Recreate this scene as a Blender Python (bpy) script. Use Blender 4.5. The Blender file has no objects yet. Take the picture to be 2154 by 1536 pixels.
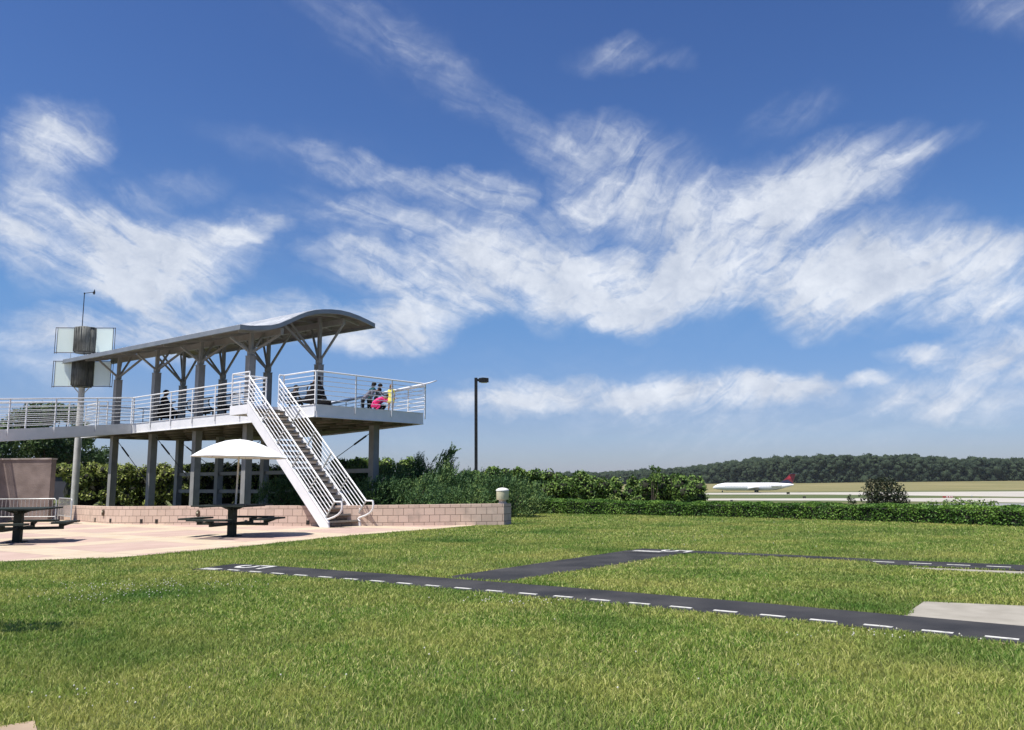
import bpy, bmesh, math, random
import numpy as np
from mathutils import Vector, Matrix
random.seed(7); rng = np.random.default_rng(7)
S = bpy.context.scene
COL = S.collection
R = math.radians
# ------------------------------------------------------------------ camera
EYE = 1.2768; PITCH = R(8.178); ROLL = R(-0.4397); FPX = 1699.4      # focal length in pixels of the 2154 px wide photo
cam = bpy.data.cameras.new('camera'); co = bpy.data.objects.new('camera', cam); COL.objects.link(co)
cam.sensor_fit = 'HORIZONTAL'; cam.sensor_width = 36.0; cam.lens = 36.0*FPX/2154.0
cam.clip_start = 0.1; cam.clip_end = 6000
_F = Vector((0, math.cos(PITCH), math.sin(PITCH))); _R = Vector((1, 0, 0)); _U = Vector((0, -math.sin(PITCH), math.cos(PITCH)))
cR = math.cos(ROLL)*_R + math.sin(ROLL)*_U; cU = -math.sin(ROLL)*_R + math.cos(ROLL)*_U
m = Matrix((cR, cU, -_F)).transposed().to_4x4(); m.translation = Vector((0, 0, EYE)); co.matrix_world = m
S.camera = co
def ray(x, y): return _F + cR*((x-1077)/FPX) - cU*((y-768)/FPX)
def onz(x, y, z=0.0):                       # survey helper: photo pixel -> point on level z
    v = ray(x, y); t = (z-EYE)/v.z; return Vector((v.x*t, v.y*t, z))
def aty(x, y, Y):
    v = ray(x, y); t = Y/v.y; return Vector((v.x*t, Y, EYE+v.z*t))
# ------------------------------------------------------------------ sun, sky, exposure
SUN_EL, SUN_AZ = R(67), R(-127)              # azimuth from +Y towards +X: the sun stands behind the camera, to the left
sd = Vector((math.cos(SUN_EL)*math.sin(SUN_AZ), math.cos(SUN_EL)*math.cos(SUN_AZ), math.sin(SUN_EL)))
sl = bpy.data.lights.new('sun', 'SUN'); so = bpy.data.objects.new('sun', sl); COL.objects.link(so)
sl.energy = 5.0; sl.angle = R(0.53); sl.color = (1.0, 0.955, 0.88)
so.rotation_euler = sd.to_track_quat('Z', 'Y').to_euler(); so.location = sd*60
W = bpy.data.worlds.new('World'); S.world = W; W.use_nodes = True
W.cycles.sampling_method = 'MANUAL'; W.cycles.sample_map_resolution = 256
nt = W.node_tree; N = nt.nodes; LK = nt.links; N.clear()
def nn(t, **k):
    n = N.new(t)
    for a, b in k.items(): setattr(n, a, b)
    return n
def mth(op, a, b=None, c=None, clamp=False):
    n = nn('ShaderNodeMath', operation=op); n.use_clamp = clamp
    for i, v in enumerate((a, b, c)):
        if v is None: continue
        if isinstance(v, (int, float)): n.inputs[i].default_value = v
        else: LK.new(v, n.inputs[i])
    return n.outputs[0]
sky = nn('ShaderNodeTexSky', sky_type='NISHITA'); sky.sun_disc = False
sky.sun_elevation = SUN_EL; sky.sun_rotation = SUN_AZ; sky.air_density = 1.0; sky.dust_density = 0.4; sky.ozone_density = 3.0; sky.altitude = 100
tc = nn('ShaderNodeTexCoord'); sp = nn('ShaderNodeSeparateXYZ'); LK.new(tc.outputs['Generated'], sp.inputs[0])
X_, Y_, Z_ = sp.outputs
az = mth('MULTIPLY', mth('ARCTAN2', X_, Y_), 57.29578)
el = mth('MULTIPLY', mth('ARCSINE', Z_), 57.29578)
cb = nn('ShaderNodeCombineXYZ'); LK.new(az, cb.inputs[0]); LK.new(el, cb.inputs[1])
# warp the (azimuth, elevation) field so that cloud edges are ragged
def noise(vec, scale, det, rough=0.55, dist=0.0, sc=(1, 1, 1), rot=0.0, loc=(0, 0, 0)):
    mp = nn('ShaderNodeMapping'); mp.inputs['Scale'].default_value = sc; mp.inputs['Rotation'].default_value = (0, 0, rot); mp.inputs['Location'].default_value = loc
    LK.new(vec, mp.inputs[0]); n = nn('ShaderNodeTexNoise'); LK.new(mp.outputs[0], n.inputs['Vector'])
    n.inputs['Scale'].default_value = scale; n.inputs['Detail'].default_value = det; n.inputs['Roughness'].default_value = rough; n.inputs['Distortion'].default_value = dist
    return n
w1 = noise(cb.outputs[0], 0.22, 5, 0.6)
wv = nn('ShaderNodeVectorMath', operation='SUBTRACT'); LK.new(w1.outputs['Color'], wv.inputs[0]); wv.inputs[1].default_value = (0.5, 0.5, 0.5)
ws = nn('ShaderNodeVectorMath', operation='MULTIPLY'); LK.new(wv.outputs[0], ws.inputs[0]); ws.inputs[1].default_value = (4.5, 3.2, 0)
wa = nn('ShaderNodeVectorMath', operation='ADD'); LK.new(cb.outputs[0], wa.inputs[0]); LK.new(ws.outputs[0], wa.inputs[1])
P_ = wa.outputs[0]
def azel(x, y):
    v = ray(x, y).normalized(); return math.degrees(math.atan2(v.x, v.y)), math.degrees(math.asin(v.z))
CL = [ # x0, y0, x1, y1, half width, amount
 (60,265,205,300,46,.9),(40,330,190,345,46,.5),(20,300,40,430,70,.45),(30,395,230,480,32,.5),(200,470,330,560,40,.4),
 (30,500,330,560,66,.85),(200,540,420,575,62,.8),(330,575,520,495,56,.85),(450,482,600,466,20,.7),(180,450,400,520,50,.35),(230,410,490,380,22,.35),
 (215,555,300,640,32,.6),(250,600,350,675,26,.6),(30,590,95,612,18,.3),(-40,460,60,520,50,.6),
 (30,690,250,705,38,1.0),(250,700,430,740,34,.6),(300,695,700,655,38,.95),(30,745,200,800,44,.7),(690,680,930,690,46,1.3),(820,705,900,740,30,.5),
 (610,-40,900,125,44,.25),(840,80,1060,245,42,.42),(1030,215,1240,375,34,.50),(1200,340,1340,440,42,.35),
 (360,255,720,350,24,.22),(640,330,900,392,26,.62),(860,375,1110,412,30,.7),(1030,490,1112,405,32,.5),
 (500,430,780,442,30,.3),(690,430,900,462,26,.6),(870,450,1030,535,34,.45),(930,440,1060,480,40,.3),
 (630,525,900,565,30,.85),(840,560,1260,600,60,1.05),(690,498,830,522,22,.4),(630,578,850,595,24,.4),(1150,592,1520,625,58,1.05),(1290,650,1430,600,52,.7),
 (1000,525,1260,560,48,.5),(1090,640,1180,690,28,.5),(1290,650,1370,695,28,.5),
 (800,622,1060,645,40,.85),(1120,475,1310,415,28,.6),(1170,395,1245,445,32,.4),(1190,505,1330,440,24,.5),
 (1205,300,1365,270,38,.65),(1290,325,1490,400,58,.45),(1320,420,1490,520,62,.5),
 (1200,135,1395,95,30,.62),(1410,118,1470,122,16,.28),
 (1380,570,1710,395,84,1.05),(1600,420,1920,305,56,1.0),(1740,440,1930,340,38,.45),(1580,275,1765,205,34,.42),(1890,338,2065,265,18,.42),
 (1480,590,1760,590,52,.6),(1640,620,1960,500,62,1.05),(1690,650,1900,560,46,.9),(1890,590,2200,600,62,.9),(1970,540,2200,525,42,.7),(1610,685,1810,692,18,.45),(1990,650,2200,640,32,.5),
 (1850,742,2000,745,15,.7),(1950,742,2300,738,34,1.25),(1840,800,2200,800,32,.6),
 (960,822,1420,838,30,1.1),(1290,832,1730,815,30,1.15),(1580,795,1755,830,30,.7),(1770,802,1862,795,15,1.0),(880,848,1200,858,24,.95),(1310,878,1385,876,14,.3),(1455,880,1535,880,14,.3),(1780,850,2050,855,16,.25),
 (250,440,560,560,95,.28),(640,440,1150,520,90,.30),(1150,380,1650,520,130,.28),(1000,560,1700,660,90,.25),(40,640,900,700,60,.28),(1250,870,2150,905,75,.36),(900,780,1700,870,70,.30),(1850,835,2200,850,34,.7),(60,900,1500,960,80,.22),(1500,480,2150,600,110,.28),(480,300,900,360,50,.14),(560,-40,1000,180,80,.12),(2040,20,2200,15,38,.55),(1120,640,1300,655,30,.4),(1700,560,1900,640,60,.3)]
acc = None
for (x0, y0, x1, y1, hw, amp) in CL:
    a0, e0 = azel(x0, y0); a1, e1_ = azel(x1, y1)
    ac, ec = (a0+a1)/2, (e0+e1_)/2; ang = math.atan2(e1_-e0, a1-a0); hwd = hw*math.degrees(1/FPX)*1.55
    hl = math.hypot(a1-a0, e1_-e0)/2 + hwd*0.8
    mp = nn('ShaderNodeMapping', vector_type='TEXTURE')
    if acc is None: LK.new(P_, mp.inputs[0])
    else:                                   # chained so that the shader evaluates one stroke after another
        ch = nn('ShaderNodeVectorMath', operation='MULTIPLY_ADD'); LK.new(acc, ch.inputs[0]); ch.inputs[1].default_value = (1e-7, 1e-7, 0); LK.new(P_, ch.inputs[2]); LK.new(ch.outputs[0], mp.inputs[0])
    mp.inputs['Location'].default_value = (ac, ec, 0); mp.inputs['Rotation'].default_value = (0, 0, ang); mp.inputs['Scale'].default_value = (hl, hwd, 1)
    dt = nn('ShaderNodeVectorMath', operation='DOT_PRODUCT'); LK.new(mp.outputs[0], dt.inputs[0]); LK.new(mp.outputs[0], dt.inputs[1])
    v = mth('MAXIMUM', mth('MULTIPLY_ADD', dt.outputs['Value'], -amp, amp), 0.0)
    acc = v if acc is None else mth('ADD', acc, v)
# clouds elsewhere on the dome (outside the photo)
az_abs = mth('ABSOLUTE', az)
other = noise(tc.outputs['Generated'], 2.2, 6, 0.6, 0.6, (1, 1, 2.4))
oth = mth('MULTIPLY', mth('MAXIMUM', mth('MULTIPLY_ADD', other.outputs[0], 5.0, -2.6), 0), mth('MAXIMUM', mth('MULTIPLY', mth('SUBTRACT', az_abs, 38.0), 0.12, None, True), mth('MULTIPLY', mth('SUBTRACT', el, 36.0), 0.12, None, True)))
acc = mth('ADD', acc, oth)
def fibres(rot, ln, wd, seed, dist=.6, det=8):
    mp = nn('ShaderNodeMapping', vector_type='TEXTURE'); mp.inputs['Rotation'].default_value = (0, 0, R(rot)); mp.inputs['Scale'].default_value = (ln, wd, 1); mp.inputs['Location'].default_value = (seed, seed*.7, 0)
    LK.new(P2_, mp.inputs[0]); n = nn('ShaderNodeTexNoise'); LK.new(mp.outputs[0], n.inputs['Vector']); n.inputs['Scale'].default_value = 1; n.inputs['Detail'].default_value = det; n.inputs['Roughness'].default_value = .58; n.inputs['Distortion'].default_value = dist
    return n.outputs[0]
w2 = noise(cb.outputs[0], 0.09, 3, 0.5, 0, (1, 1, 1), 0, (40, 9, 0))
wv2 = nn('ShaderNodeVectorMath', operation='MULTIPLY'); LK.new(w2.outputs['Color'], wv2.inputs[0]); wv2.inputs[1].default_value = (6, 6, 0)
wa2 = nn('ShaderNodeVectorMath', operation='ADD'); LK.new(cb.outputs[0], wa2.inputs[0]); LK.new(wv2.outputs[0], wa2.inputs[1]); P2_ = wa2.outputs[0]
fl = fibres(-22, 9.0, 1.5, 3); fr = fibres(34, 8.0, 1.5, 17)
side = nn('ShaderNodeMapRange', interpolation_type='SMOOTHSTEP'); LK.new(az, side.inputs[0]); side.inputs['From Min'].default_value = -2; side.inputs['From Max'].default_value = 10
fmx = nn('ShaderNodeMix', data_type='FLOAT'); LK.new(side.outputs[0], fmx.inputs[0]); LK.new(fl, fmx.inputs[2]); LK.new(fr, fmx.inputs[3])
fin = noise(P_, 1.1, 8, 0.66, 0.6, (0.7, 1.1, 1), 0, (3, 8, 0))
fb = mth('MAXIMUM', mth('ADD', mth('MULTIPLY_ADD', fmx.outputs[0], 2.3, -.62), mth('MULTIPLY', fin.outputs[0], 0.9)), 0.05)   # about 0..2, centre 1
dens = mth('MULTIPLY', acc, mth('POWER', fb, 1.15))
mr = nn('ShaderNodeMapRange', interpolation_type='SMOOTHSTEP'); LK.new(dens, mr.inputs[0])
mr.inputs['From Min'].default_value = -0.02; mr.inputs['From Max'].default_value = 1.95; mr.inputs['To Max'].default_value = 0.93
# sky colour: the physical sky, with the deeper blue a phone gives it, paler haze towards the horizon
hs = nn('ShaderNodeHueSaturation'); LK.new(sky.outputs[0], hs.inputs['Color']); hs.inputs['Saturation'].default_value = 1.12; hs.inputs['Hue'].default_value = 0.512
ramp = nn('ShaderNodeValToRGB'); LK.new(mth('MULTIPLY', el, 1/40.0, None, True), ramp.inputs[0])
cr = ramp.color_ramp; cr.elements[0].position = 0; cr.elements[0].color = (.67, .72, 1.10, 1); cr.elements[1].position = 1; cr.elements[1].color = (.74,.92,1.12, 1)
for p_, c_ in ((.12, (.76, .82, 1.06)), (.3, (.84,1.09,1.21)), (.6, (.80,1.02,1.19))):
    e_ = cr.elements.new(p_); e_.color = (*c_, 1)
mu = nn('ShaderNodeMix', data_type='RGBA', blend_type='MULTIPLY'); mu.inputs[0].default_value = 1; LK.new(hs.outputs[0], mu.inputs[6]); LK.new(ramp.outputs[0], mu.inputs[7])
cc = nn('ShaderNodeMix', data_type='RGBA'); LK.new(mth('MULTIPLY_ADD', w1.outputs[0], 2.4, mth('MULTIPLY_ADD', fin.outputs[0], .9, -1.15), True), cc.inputs[0]); cc.inputs[6].default_value = (5.4, 6.0, 7.2, 1); cc.inputs[7].default_value = (8.6, 9.0, 9.7, 1)
mx = nn('ShaderNodeMix', data_type='RGBA'); LK.new(mr.outputs[0], mx.inputs[0]); LK.new(mu.outputs[2], mx.inputs[6]); LK.new(cc.outputs[2], mx.inputs[7])
bg = nn('ShaderNodeBackground'); LK.new(mx.outputs[2], bg.inputs[0]); bg.inputs[1].default_value = 0.072
wo = nn('ShaderNodeOutputWorld'); LK.new(bg.outputs[0], wo.inputs[0])
S.view_settings.view_transform = 'Standard'; S.view_settings.look = 'None'; S.view_settings.exposure = 0.5; S.view_settings.gamma = 1.0
S.view_settings.use_curve_mapping = False
S.cycles.max_bounces = 6; S.cycles.transparent_max_bounces = 8
# ------------------------------------------------------------------ helpers
def tag(o, label=None, cat=None, group=None, kind=None):
    if label: o['label'] = label
    if cat: o['category'] = cat
    if group: o['group'] = group
    if kind: o['kind'] = kind
    return o
def empty(name, loc=(0, 0, 0), rz=0.0):
    o = bpy.data.objects.new(name, None); COL.objects.link(o); o.location = loc; o.rotation_euler = (0, 0, rz); o.empty_display_size = .2; return o
def mat(name, c1, c2=None, rough=0.6, scale=6.0, metal=0.0, bump=0.0, detail=4, coord='Object', lo=.35, hi=.65, spec=None, bscale=None):
    m = bpy.data.materials.new(name); m.use_nodes = True; t = m.node_tree; b = t.nodes['Principled BSDF']
    b.inputs['Roughness'].default_value = rough; b.inputs['Metallic'].default_value = metal
    if spec is not None: b.inputs['Specular IOR Level'].default_value = spec
    if c2 is None: c2 = tuple(v*.82 for v in c1)
    tc = t.nodes.new('ShaderNodeTexCoord'); n = t.nodes.new('ShaderNodeTexNoise'); n.inputs['Scale'].default_value = scale; n.inputs['Detail'].default_value = detail
    t.links.new(tc.outputs[coord], n.inputs['Vector'])
    r = t.nodes.new('ShaderNodeMapRange'); r.inputs[1].default_value = lo; r.inputs[2].default_value = hi; t.links.new(n.outputs[0], r.inputs[0])
    x = t.nodes.new('ShaderNodeMix'); x.data_type = 'RGBA'; x.inputs[6].default_value = (*c1, 1); x.inputs[7].default_value = (*c2, 1)
    t.links.new(r.outputs[0], x.inputs[0]); t.links.new(x.outputs[2], b.inputs['Base Color'])
    if bump:
        n2 = n
        if bscale: n2 = t.nodes.new('ShaderNodeTexNoise'); n2.inputs['Scale'].default_value = bscale; n2.inputs['Detail'].default_value = 5; t.links.new(tc.outputs[coord], n2.inputs['Vector'])
        bp = t.nodes.new('ShaderNodeBump'); bp.inputs['Strength'].default_value = bump; bp.inputs['Distance'].default_value = .02
        t.links.new(n2.outputs[0], bp.inputs['Height']); t.links.new(bp.outputs[0], b.inputs['Normal'])
    m['x'] = 1
    return m
def leafmat(name, cols, trans=.35, rough=.5, spec=.4, lowscale=0.8):
    """leaf material: colour differs leaf by leaf, with slow drift over the plant"""
    m = bpy.data.materials.new(name); m.use_nodes = True; t = m.node_tree; b = t.nodes['Principled BSDF']; out = t.nodes['Material Output']
    g = t.nodes.new('ShaderNodeNewGeometry'); rp = t.nodes.new('ShaderNodeValToRGB'); cr = rp.color_ramp
    cr.elements[0].color = (*cols[0], 1); cr.elements[1].color = (*cols[-1], 1)
    for i, c in enumerate(cols[1:-1]):
        e = cr.elements.new((i+1)/(len(cols)-1)); e.color = (*c, 1)
    tc = t.nodes.new('ShaderNodeTexCoord'); n = t.nodes.new('ShaderNodeTexNoise'); n.inputs['Scale'].default_value = lowscale; t.links.new(tc.outputs['Object'], n.inputs['Vector'])
    a = t.nodes.new('ShaderNodeMath'); a.operation = 'MULTIPLY_ADD'; a.inputs[1].default_value = .55; t.links.new(g.outputs['Random Per Island'], a.inputs[0])
    a2 = t.nodes.new('ShaderNodeMath'); a2.operation = 'MULTIPLY_ADD'; a2.inputs[1].default_value = 1.6; a2.inputs[2].default_value = -.57; t.links.new(n.outputs[0], a2.inputs[0]); t.links.new(a2.outputs[0], a.inputs[2])
    t.links.new(a.outputs[0], rp.inputs[0]); t.links.new(rp.outputs[0], b.inputs['Base Color'])
    b.inputs['Roughness'].default_value = rough; b.inputs['Specular IOR Level'].default_value = spec
    tr = t.nodes.new('ShaderNodeBsdfTranslucent'); t.links.new(rp.outputs[0], tr.inputs[0]); mx = t.nodes.new('ShaderNodeMixShader'); mx.inputs[0].default_value = trans
    t.links.new(b.outputs[0], mx.inputs[1]); t.links.new(tr.outputs[0], mx.inputs[2]); t.links.new(mx.outputs[0], out.inputs[0])
    return m
class MB:
    def __init__(s): s.v = []; s.f = []; s.mi = []
    def add(s, vs, fs, mi=0):
        o = len(s.v); s.v += [tuple(p) for p in vs]; s.f += [tuple(i+o for i in f) for f in fs]; s.mi += [mi]*len(fs); return s
    def box(s, c, size, ax=None, mi=0):
        """centre, full sizes, ax = three axis vectors"""
        c = Vector(c); ax = ax or (Vector((1, 0, 0)), Vector((0, 1, 0)), Vector((0, 0, 1)))
        x, y, z = [Vector(a)*(k/2) for a, k in zip(ax, size)]
        vs = [c+i*x+j*y+k*z for k in (-1, 1) for j in (-1, 1) for i in (-1, 1)]
        return s.add(vs, [(0, 2, 3, 1), (4, 5, 7, 6), (0, 1, 5, 4), (2, 6, 7, 3), (0, 4, 6, 2), (1, 3, 7, 5)], mi)
    def bar(s, p, q, w, h=None, up=Vector((0, 0, 1)), mi=0):
        p = Vector(p); q = Vector(q); d = (q-p); L_ = d.length; d.normalize()
        sx = d.cross(up)
        if sx.length < 1e-4: sx = d.cross(Vector((1, 0, 0)))
        sx.normalize(); uz = sx.cross(d)
        return s.box((p+q)/2, (L_, w, h or w), (d, sx, uz), mi)
    def tube(s, pts, r, n=8, mi=0, close=False):
        pts = [Vector(p) for p in pts]; rr = r if isinstance(r, (list, tuple)) else [r]*len(pts); rings = []
        prev = None
        for i, p in enumerate(pts):
            d = (pts[min(i+1, len(pts)-1)]-pts[max(i-1, 0)]).normalized()
            if prev is None:
                a = d.orthogonal().normalized()
            else:
                a = prev-d*prev.dot(d); a = a.normalized() if a.length > 1e-5 else d.orthogonal().normalized()
            prev = a; b = d.cross(a)
            rings.append([p+rr[i]*(math.cos(2*math.pi*k/n)*a+math.sin(2*math.pi*k/n)*b) for k in range(n)])
        vs = [v for g in rings for v in g]; fs = []
        for i in range(len(pts)-1):
            for k in range(n): fs.append((i*n+k, i*n+(k+1) % n, (i+1)*n+(k+1) % n, (i+1)*n+k))
        fs.append(tuple(range(n-1, -1, -1))); fs.append(tuple((len(pts)-1)*n+k for k in range(n)))
        return s.add(vs, fs, mi)
    def lathe(s, c, prof, n=24, mi=0, sx=1, sy=1):
        c = Vector(c); vs = []; fs = []
        for r, z in prof:
            for k in range(n): a = 2*math.pi*k/n; vs.append(c+Vector((r*sx*math.cos(a), r*sy*math.sin(a), z)))
        for i in range(len(prof)-1):
            for k in range(n): fs.append((i*n+k, i*n+(k+1) % n, (i+1)*n+(k+1) % n, (i+1)*n+k))
        fs.append(tuple(range(n-1, -1, -1))); fs.append(tuple((len(prof)-1)*n+k for k in range(n)))
        return s.add(vs, fs, mi)
    def prism(s, poly, vec, mi=0):
        n = len(poly); a = [Vector(p) for p in poly]; b = [p+Vector(vec) for p in a]
        fs = [tuple(range(n-1, -1, -1)), tuple(range(n, 2*n))]+[(i, (i+1) % n, n+(i+1) % n, n+i) for i in range(n)]
        return s.add(a+b, fs, mi)
    def build(s, name, mats, parent=None, off=None, smooth=None):
        me = bpy.data.meshes.new(name); o3 = Vector(off) if off is not None else Vector((0, 0, 0))
        me.from_pydata([tuple(Vector(v)-o3) for v in s.v], [], s.f)
        mats = mats if isinstance(mats, (list, tuple)) else [mats]
        for m_ in mats: me.materials.append(m_)
        if len(mats) > 1: me.polygons.foreach_set('material_index', s.mi)
        bm = bmesh.new(); bm.from_mesh(me); bmesh.ops.recalc_face_normals(bm, faces=bm.faces); bm.to_mesh(me); bm.free()
        if smooth:
            me.polygons.foreach_set('use_smooth', [True]*len(me.polygons)); me.set_sharp_from_angle(angle=R(smooth))
        o = bpy.data.objects.new(name, me); COL.objects.link(o)
        if parent: o.parent = parent
        return o
def np_mesh(name, V, F, m, parent=None):
    me = bpy.data.meshes.new(name); V = np.asarray(V, np.float32); F = np.asarray(F, np.int32); k = F.shape[1]
    me.vertices.add(len(V)); me.vertices.foreach_set('co', V.ravel()); me.loops.add(F.size); me.loops.foreach_set('vertex_index', F.ravel())
    me.polygons.add(len(F)); me.polygons.foreach_set('loop_start', np.arange(0, F.size, k, dtype=np.int32))
    me.update(calc_edges=True); me.validate()
    me.materials.append(m); o = bpy.data.objects.new(name, me); COL.objects.link(o)
    if parent: o.parent = parent
    return o
def leaves(C, D, size, width=.45, jit=.5, flat=0.0):
    """C centres (n,3), D outward directions (n,3): one diamond leaf each"""
    n = len(C); sz = size*(1-jit/2+jit*rng.random(n))[:, None]
    if flat: tg = np.cross(D, rng.normal(0, 1, (n, 3))); tg /= np.linalg.norm(tg, axis=1)[:, None]+1e-9; D = D*(1-flat)+tg*flat; D /= np.linalg.norm(D, axis=1)[:, None]
    d = D+rng.normal(0, .55, (n, 3)); d /= np.linalg.norm(d, axis=1)[:, None]
    r_ = rng.normal(0, 1, (n, 3)); s_ = np.cross(d, r_); s_ /= np.linalg.norm(s_, axis=1)[:, None]+1e-9
    u = np.cross(s_, d)
    V = np.stack([C-d*sz*.5, C+s_*sz*width*.5+u*sz*.08, C+d*sz*.5, C-s_*sz*width*.5+u*sz*.08], 1).reshape(-1, 3)
    return V, np.arange(4*n).reshape(n, 4)
def blob_points(blobs, n, shell=.55, cut=None):
    """points in the outer layer of a union of ellipsoids (x,y,z,rx,ry,rz)"""
    B = np.array(blobs, float); w = B[:, 3]*B[:, 4]+B[:, 4]*B[:, 5]+B[:, 3]*B[:, 5]; idx = rng.choice(len(B), int(n*1.5), p=w/w.sum())
    d = rng.normal(0, 1, (len(idx), 3)); d /= np.linalg.norm(d, axis=1)[:, None]
    rad = (shell+(1-shell)*rng.random(len(idx))**.5)*(1+rng.normal(0, .06, len(idx)))
    P = B[idx, :3]+d*B[idx, 3:6]*rad[:, None]
    keep = np.ones(len(P), bool)
    for b in B:       # drop most points that fall deep inside another blob
        q = (((P-b[:3])/b[3:6])**2).sum(1); keep &= ~((q < shell*shell*.8) & (rng.random(len(P)) < .9))
    P, d = P[keep][:n], (d/B[idx, 3:6])[keep][:n]; d /= np.linalg.norm(d, axis=1)[:, None]
    return P, d
# ------------------------------------------------------------------ materials
M = {}
M['white'] = mat('white_paint', (.77, .77, .79), (.70, .71, .73), .38, 3, bump=.02)
M['rail'] = mat('rail_paint', (.80, .80, .81), (.72, .72, .73), .32, 4)
M['column'] = mat('column_paint', (.285, .28, .275), (.22, .216, .21), .5, 2.5, bump=.05)
M['roofmetal'] = mat('roof_metal', (.25, .265, .28), (.20, .215, .23), .38, 2.0, metal=.25)
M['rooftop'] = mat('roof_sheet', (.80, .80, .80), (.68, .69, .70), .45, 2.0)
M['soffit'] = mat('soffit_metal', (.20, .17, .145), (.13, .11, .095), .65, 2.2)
M['concrete'] = mat('concrete', (.46, .44, .41), (.38, .36, .33), .8, 5, bump=.15)
M['tread'] = mat('tread_composite', (.19, .135, .095), (.12, .09, .065), .75, 9)
M['black'] = mat('black_metal', (.014, .015, .017), (.024, .024, .026), .55, 8, spec=.2)
M['cable'] = mat('cable_steel', (.05, .05, .055), None, .4, 8, metal=.6)
M['mesh'] = mat('bench_mesh', (.014, .016, .017), (.022, .024, .026), .55, 20, spec=.2)
M['bagcloth'] = mat('bag_cloth', (.008, .008, .009), None, .9, 9, spec=.08)
M['greenplastic'] = mat('green_black_plastic', (.022, .030, .026), (.030, .038, .032), .65, 10, bump=.1, spec=.15)
M['canvas'] = mat('white_canvas', (.82, .82, .80), (.78, .77, .76), .8, 2)
M['galv'] = mat('galvanised_steel', (.50, .51, .50), (.40, .41, .40), .42, 20, metal=.35)
M['dark'] = mat('dark_recess', (.02, .018, .016), None, .9)
M['cap'] = mat('cast_cap', (.74, .73, .70), (.60, .59, .56), .6, 6)
M['lens'] = mat('opal_shade', (.52, .49, .33), (.60, .57, .42), .4, 8)
M['bronze'] = mat('bronze_fixture', (.07, .05, .035), (.12, .09, .06), .4, 20, metal=.5)
M['bark'] = mat('bark', (.10, .075, .055), (.06, .045, .035), .9, 12, bump=.3)
M['glass'] = bpy.data.materials.new('frosted_panel'); M['glass'].use_nodes = True
b_ = M['glass'].node_tree.nodes['Principled BSDF']; b_.inputs['Base Color'].default_value = (.76, .86, .80, 1); b_.inputs['Roughness'].default_value = .4; b_.inputs['Alpha'].default_value = .6
M['mast'] = mat('mast_paint', (.58, .57, .53), (.45, .44, .41), .5, 3)
M['scoop'] = mat('scoop_metal', (.07, .075, .07), (.13, .135, .125), .75, 3)
# ------------------------------------------------------------------ ground
YH = ([-60, -20, -5, 0, 7, 12.7, 25, 60], [70, 64, 50, 39, 33, 27, 13.5, -20])
def gz(x, y):
    t = np.clip((y-np.interp(x, *YH))/85.0, 0, 1); z = -5.4*(t*t*(3-2*t))
    k = np.clip((y-430)/210.0, 0, 1); z = z+k*(2.0+np.clip((x-150)/130., -1, 2)*.9)
    return z
xs = np.unique(np.concatenate([np.linspace(-3000, -200, 14), np.linspace(-200, -40, 17), np.linspace(-40, 60, 101), np.linspace(60, 300, 49), np.linspace(300, 3000, 14)]))
ys = np.unique(np.concatenate([np.linspace(-400, -5, 9), np.linspace(-5, 140, 146), np.linspace(140, 700, 57), np.linspace(700, 4500, 12)]))
GX, GY = np.meshgrid(xs, ys); GZ = gz(GX, GY)
V = np.stack([GX, GY, GZ], -1).reshape(-1, 3); nx = len(xs); ii, jj = np.meshgrid(np.arange(len(ys)-1), np.arange(nx-1), indexing='ij'); q = (ii*nx+jj).ravel()
gm = bpy.data.materials.new('ground_grass'); gm.use_nodes = True; t = gm.node_tree; bs = t.nodes['Principled BSDF']; bs.inputs['Roughness'].default_value = .9; bs.inputs['Specular IOR Level'].default_value = .15
def gnoise(t, vec, s, d=4):
    n = t.nodes.new('ShaderNodeTexNoise'); n.inputs['Scale'].default_value = s; n.inputs['Detail'].default_value = d; t.links.new(vec, n.inputs['Vector']); return n.outputs[0]
def gmix(t, fac, a, b, lo=0.0, hi=1.0):
    r = t.nodes.new('ShaderNodeMapRange'); r.inputs[1].default_value = lo; r.inputs[2].default_value = hi; t.links.new(fac, r.inputs[0])
    x = t.nodes.new('ShaderNodeMix'); x.data_type = 'RGBA'; t.links.new(r.outputs[0], x.inputs[0])
    for i, c in ((6, a), (7, b)):
        if isinstance(c, tuple): x.inputs[i].default_value = (*c, 1)
        else: t.links.new(c, x.inputs[i])
    return x.outputs[2]
geo = t.nodes.new('ShaderNodeNewGeometry'); pos = geo.outputs['Position']; sp = t.nodes.new('ShaderNodeSeparateXYZ'); t.links.new(pos, sp.inputs[0])
lawn = gmix(t, gnoise(t, pos, 14, 6), (.055, .075, .024), (.11, .12, .045), .35, .65)
lawn = gmix(t, gnoise(t, pos, .45, 3), lawn, (.19, .17, .075), .5, .8)
st = t.nodes.new('ShaderNodeMapping'); st.inputs['Scale'].default_value = (.25, 1, 1); t.links.new(pos, st.inputs[0])
field = gmix(t, gnoise(t, st.outputs[0], .05, 6), (.075, .10, .035), (.12, .12, .05), .4, .62)
field = gmix(t, gnoise(t, st.outputs[0], .5, 4), field, (.06, .085, .03), .5, .8)
far_ = gmix(t, gnoise(t, st.outputs[0], .06, 7), (.15, .145, .06), (.24, .205, .10), .35, .7)
c = gmix(t, sp.outputs[1], lawn, field, 60, 100); c = gmix(t, sp.outputs[1], c, far_, 425, 440)
t.links.new(c, bs.inputs['Base Color'])
ground = np_mesh('ground', V, np.stack([q, q+1, q+nx+1, q+nx], 1), gm); tag(ground, kind='structure')
ground.data.polygons.foreach_set('use_smooth', [True]*len(ground.data.polygons))
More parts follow.
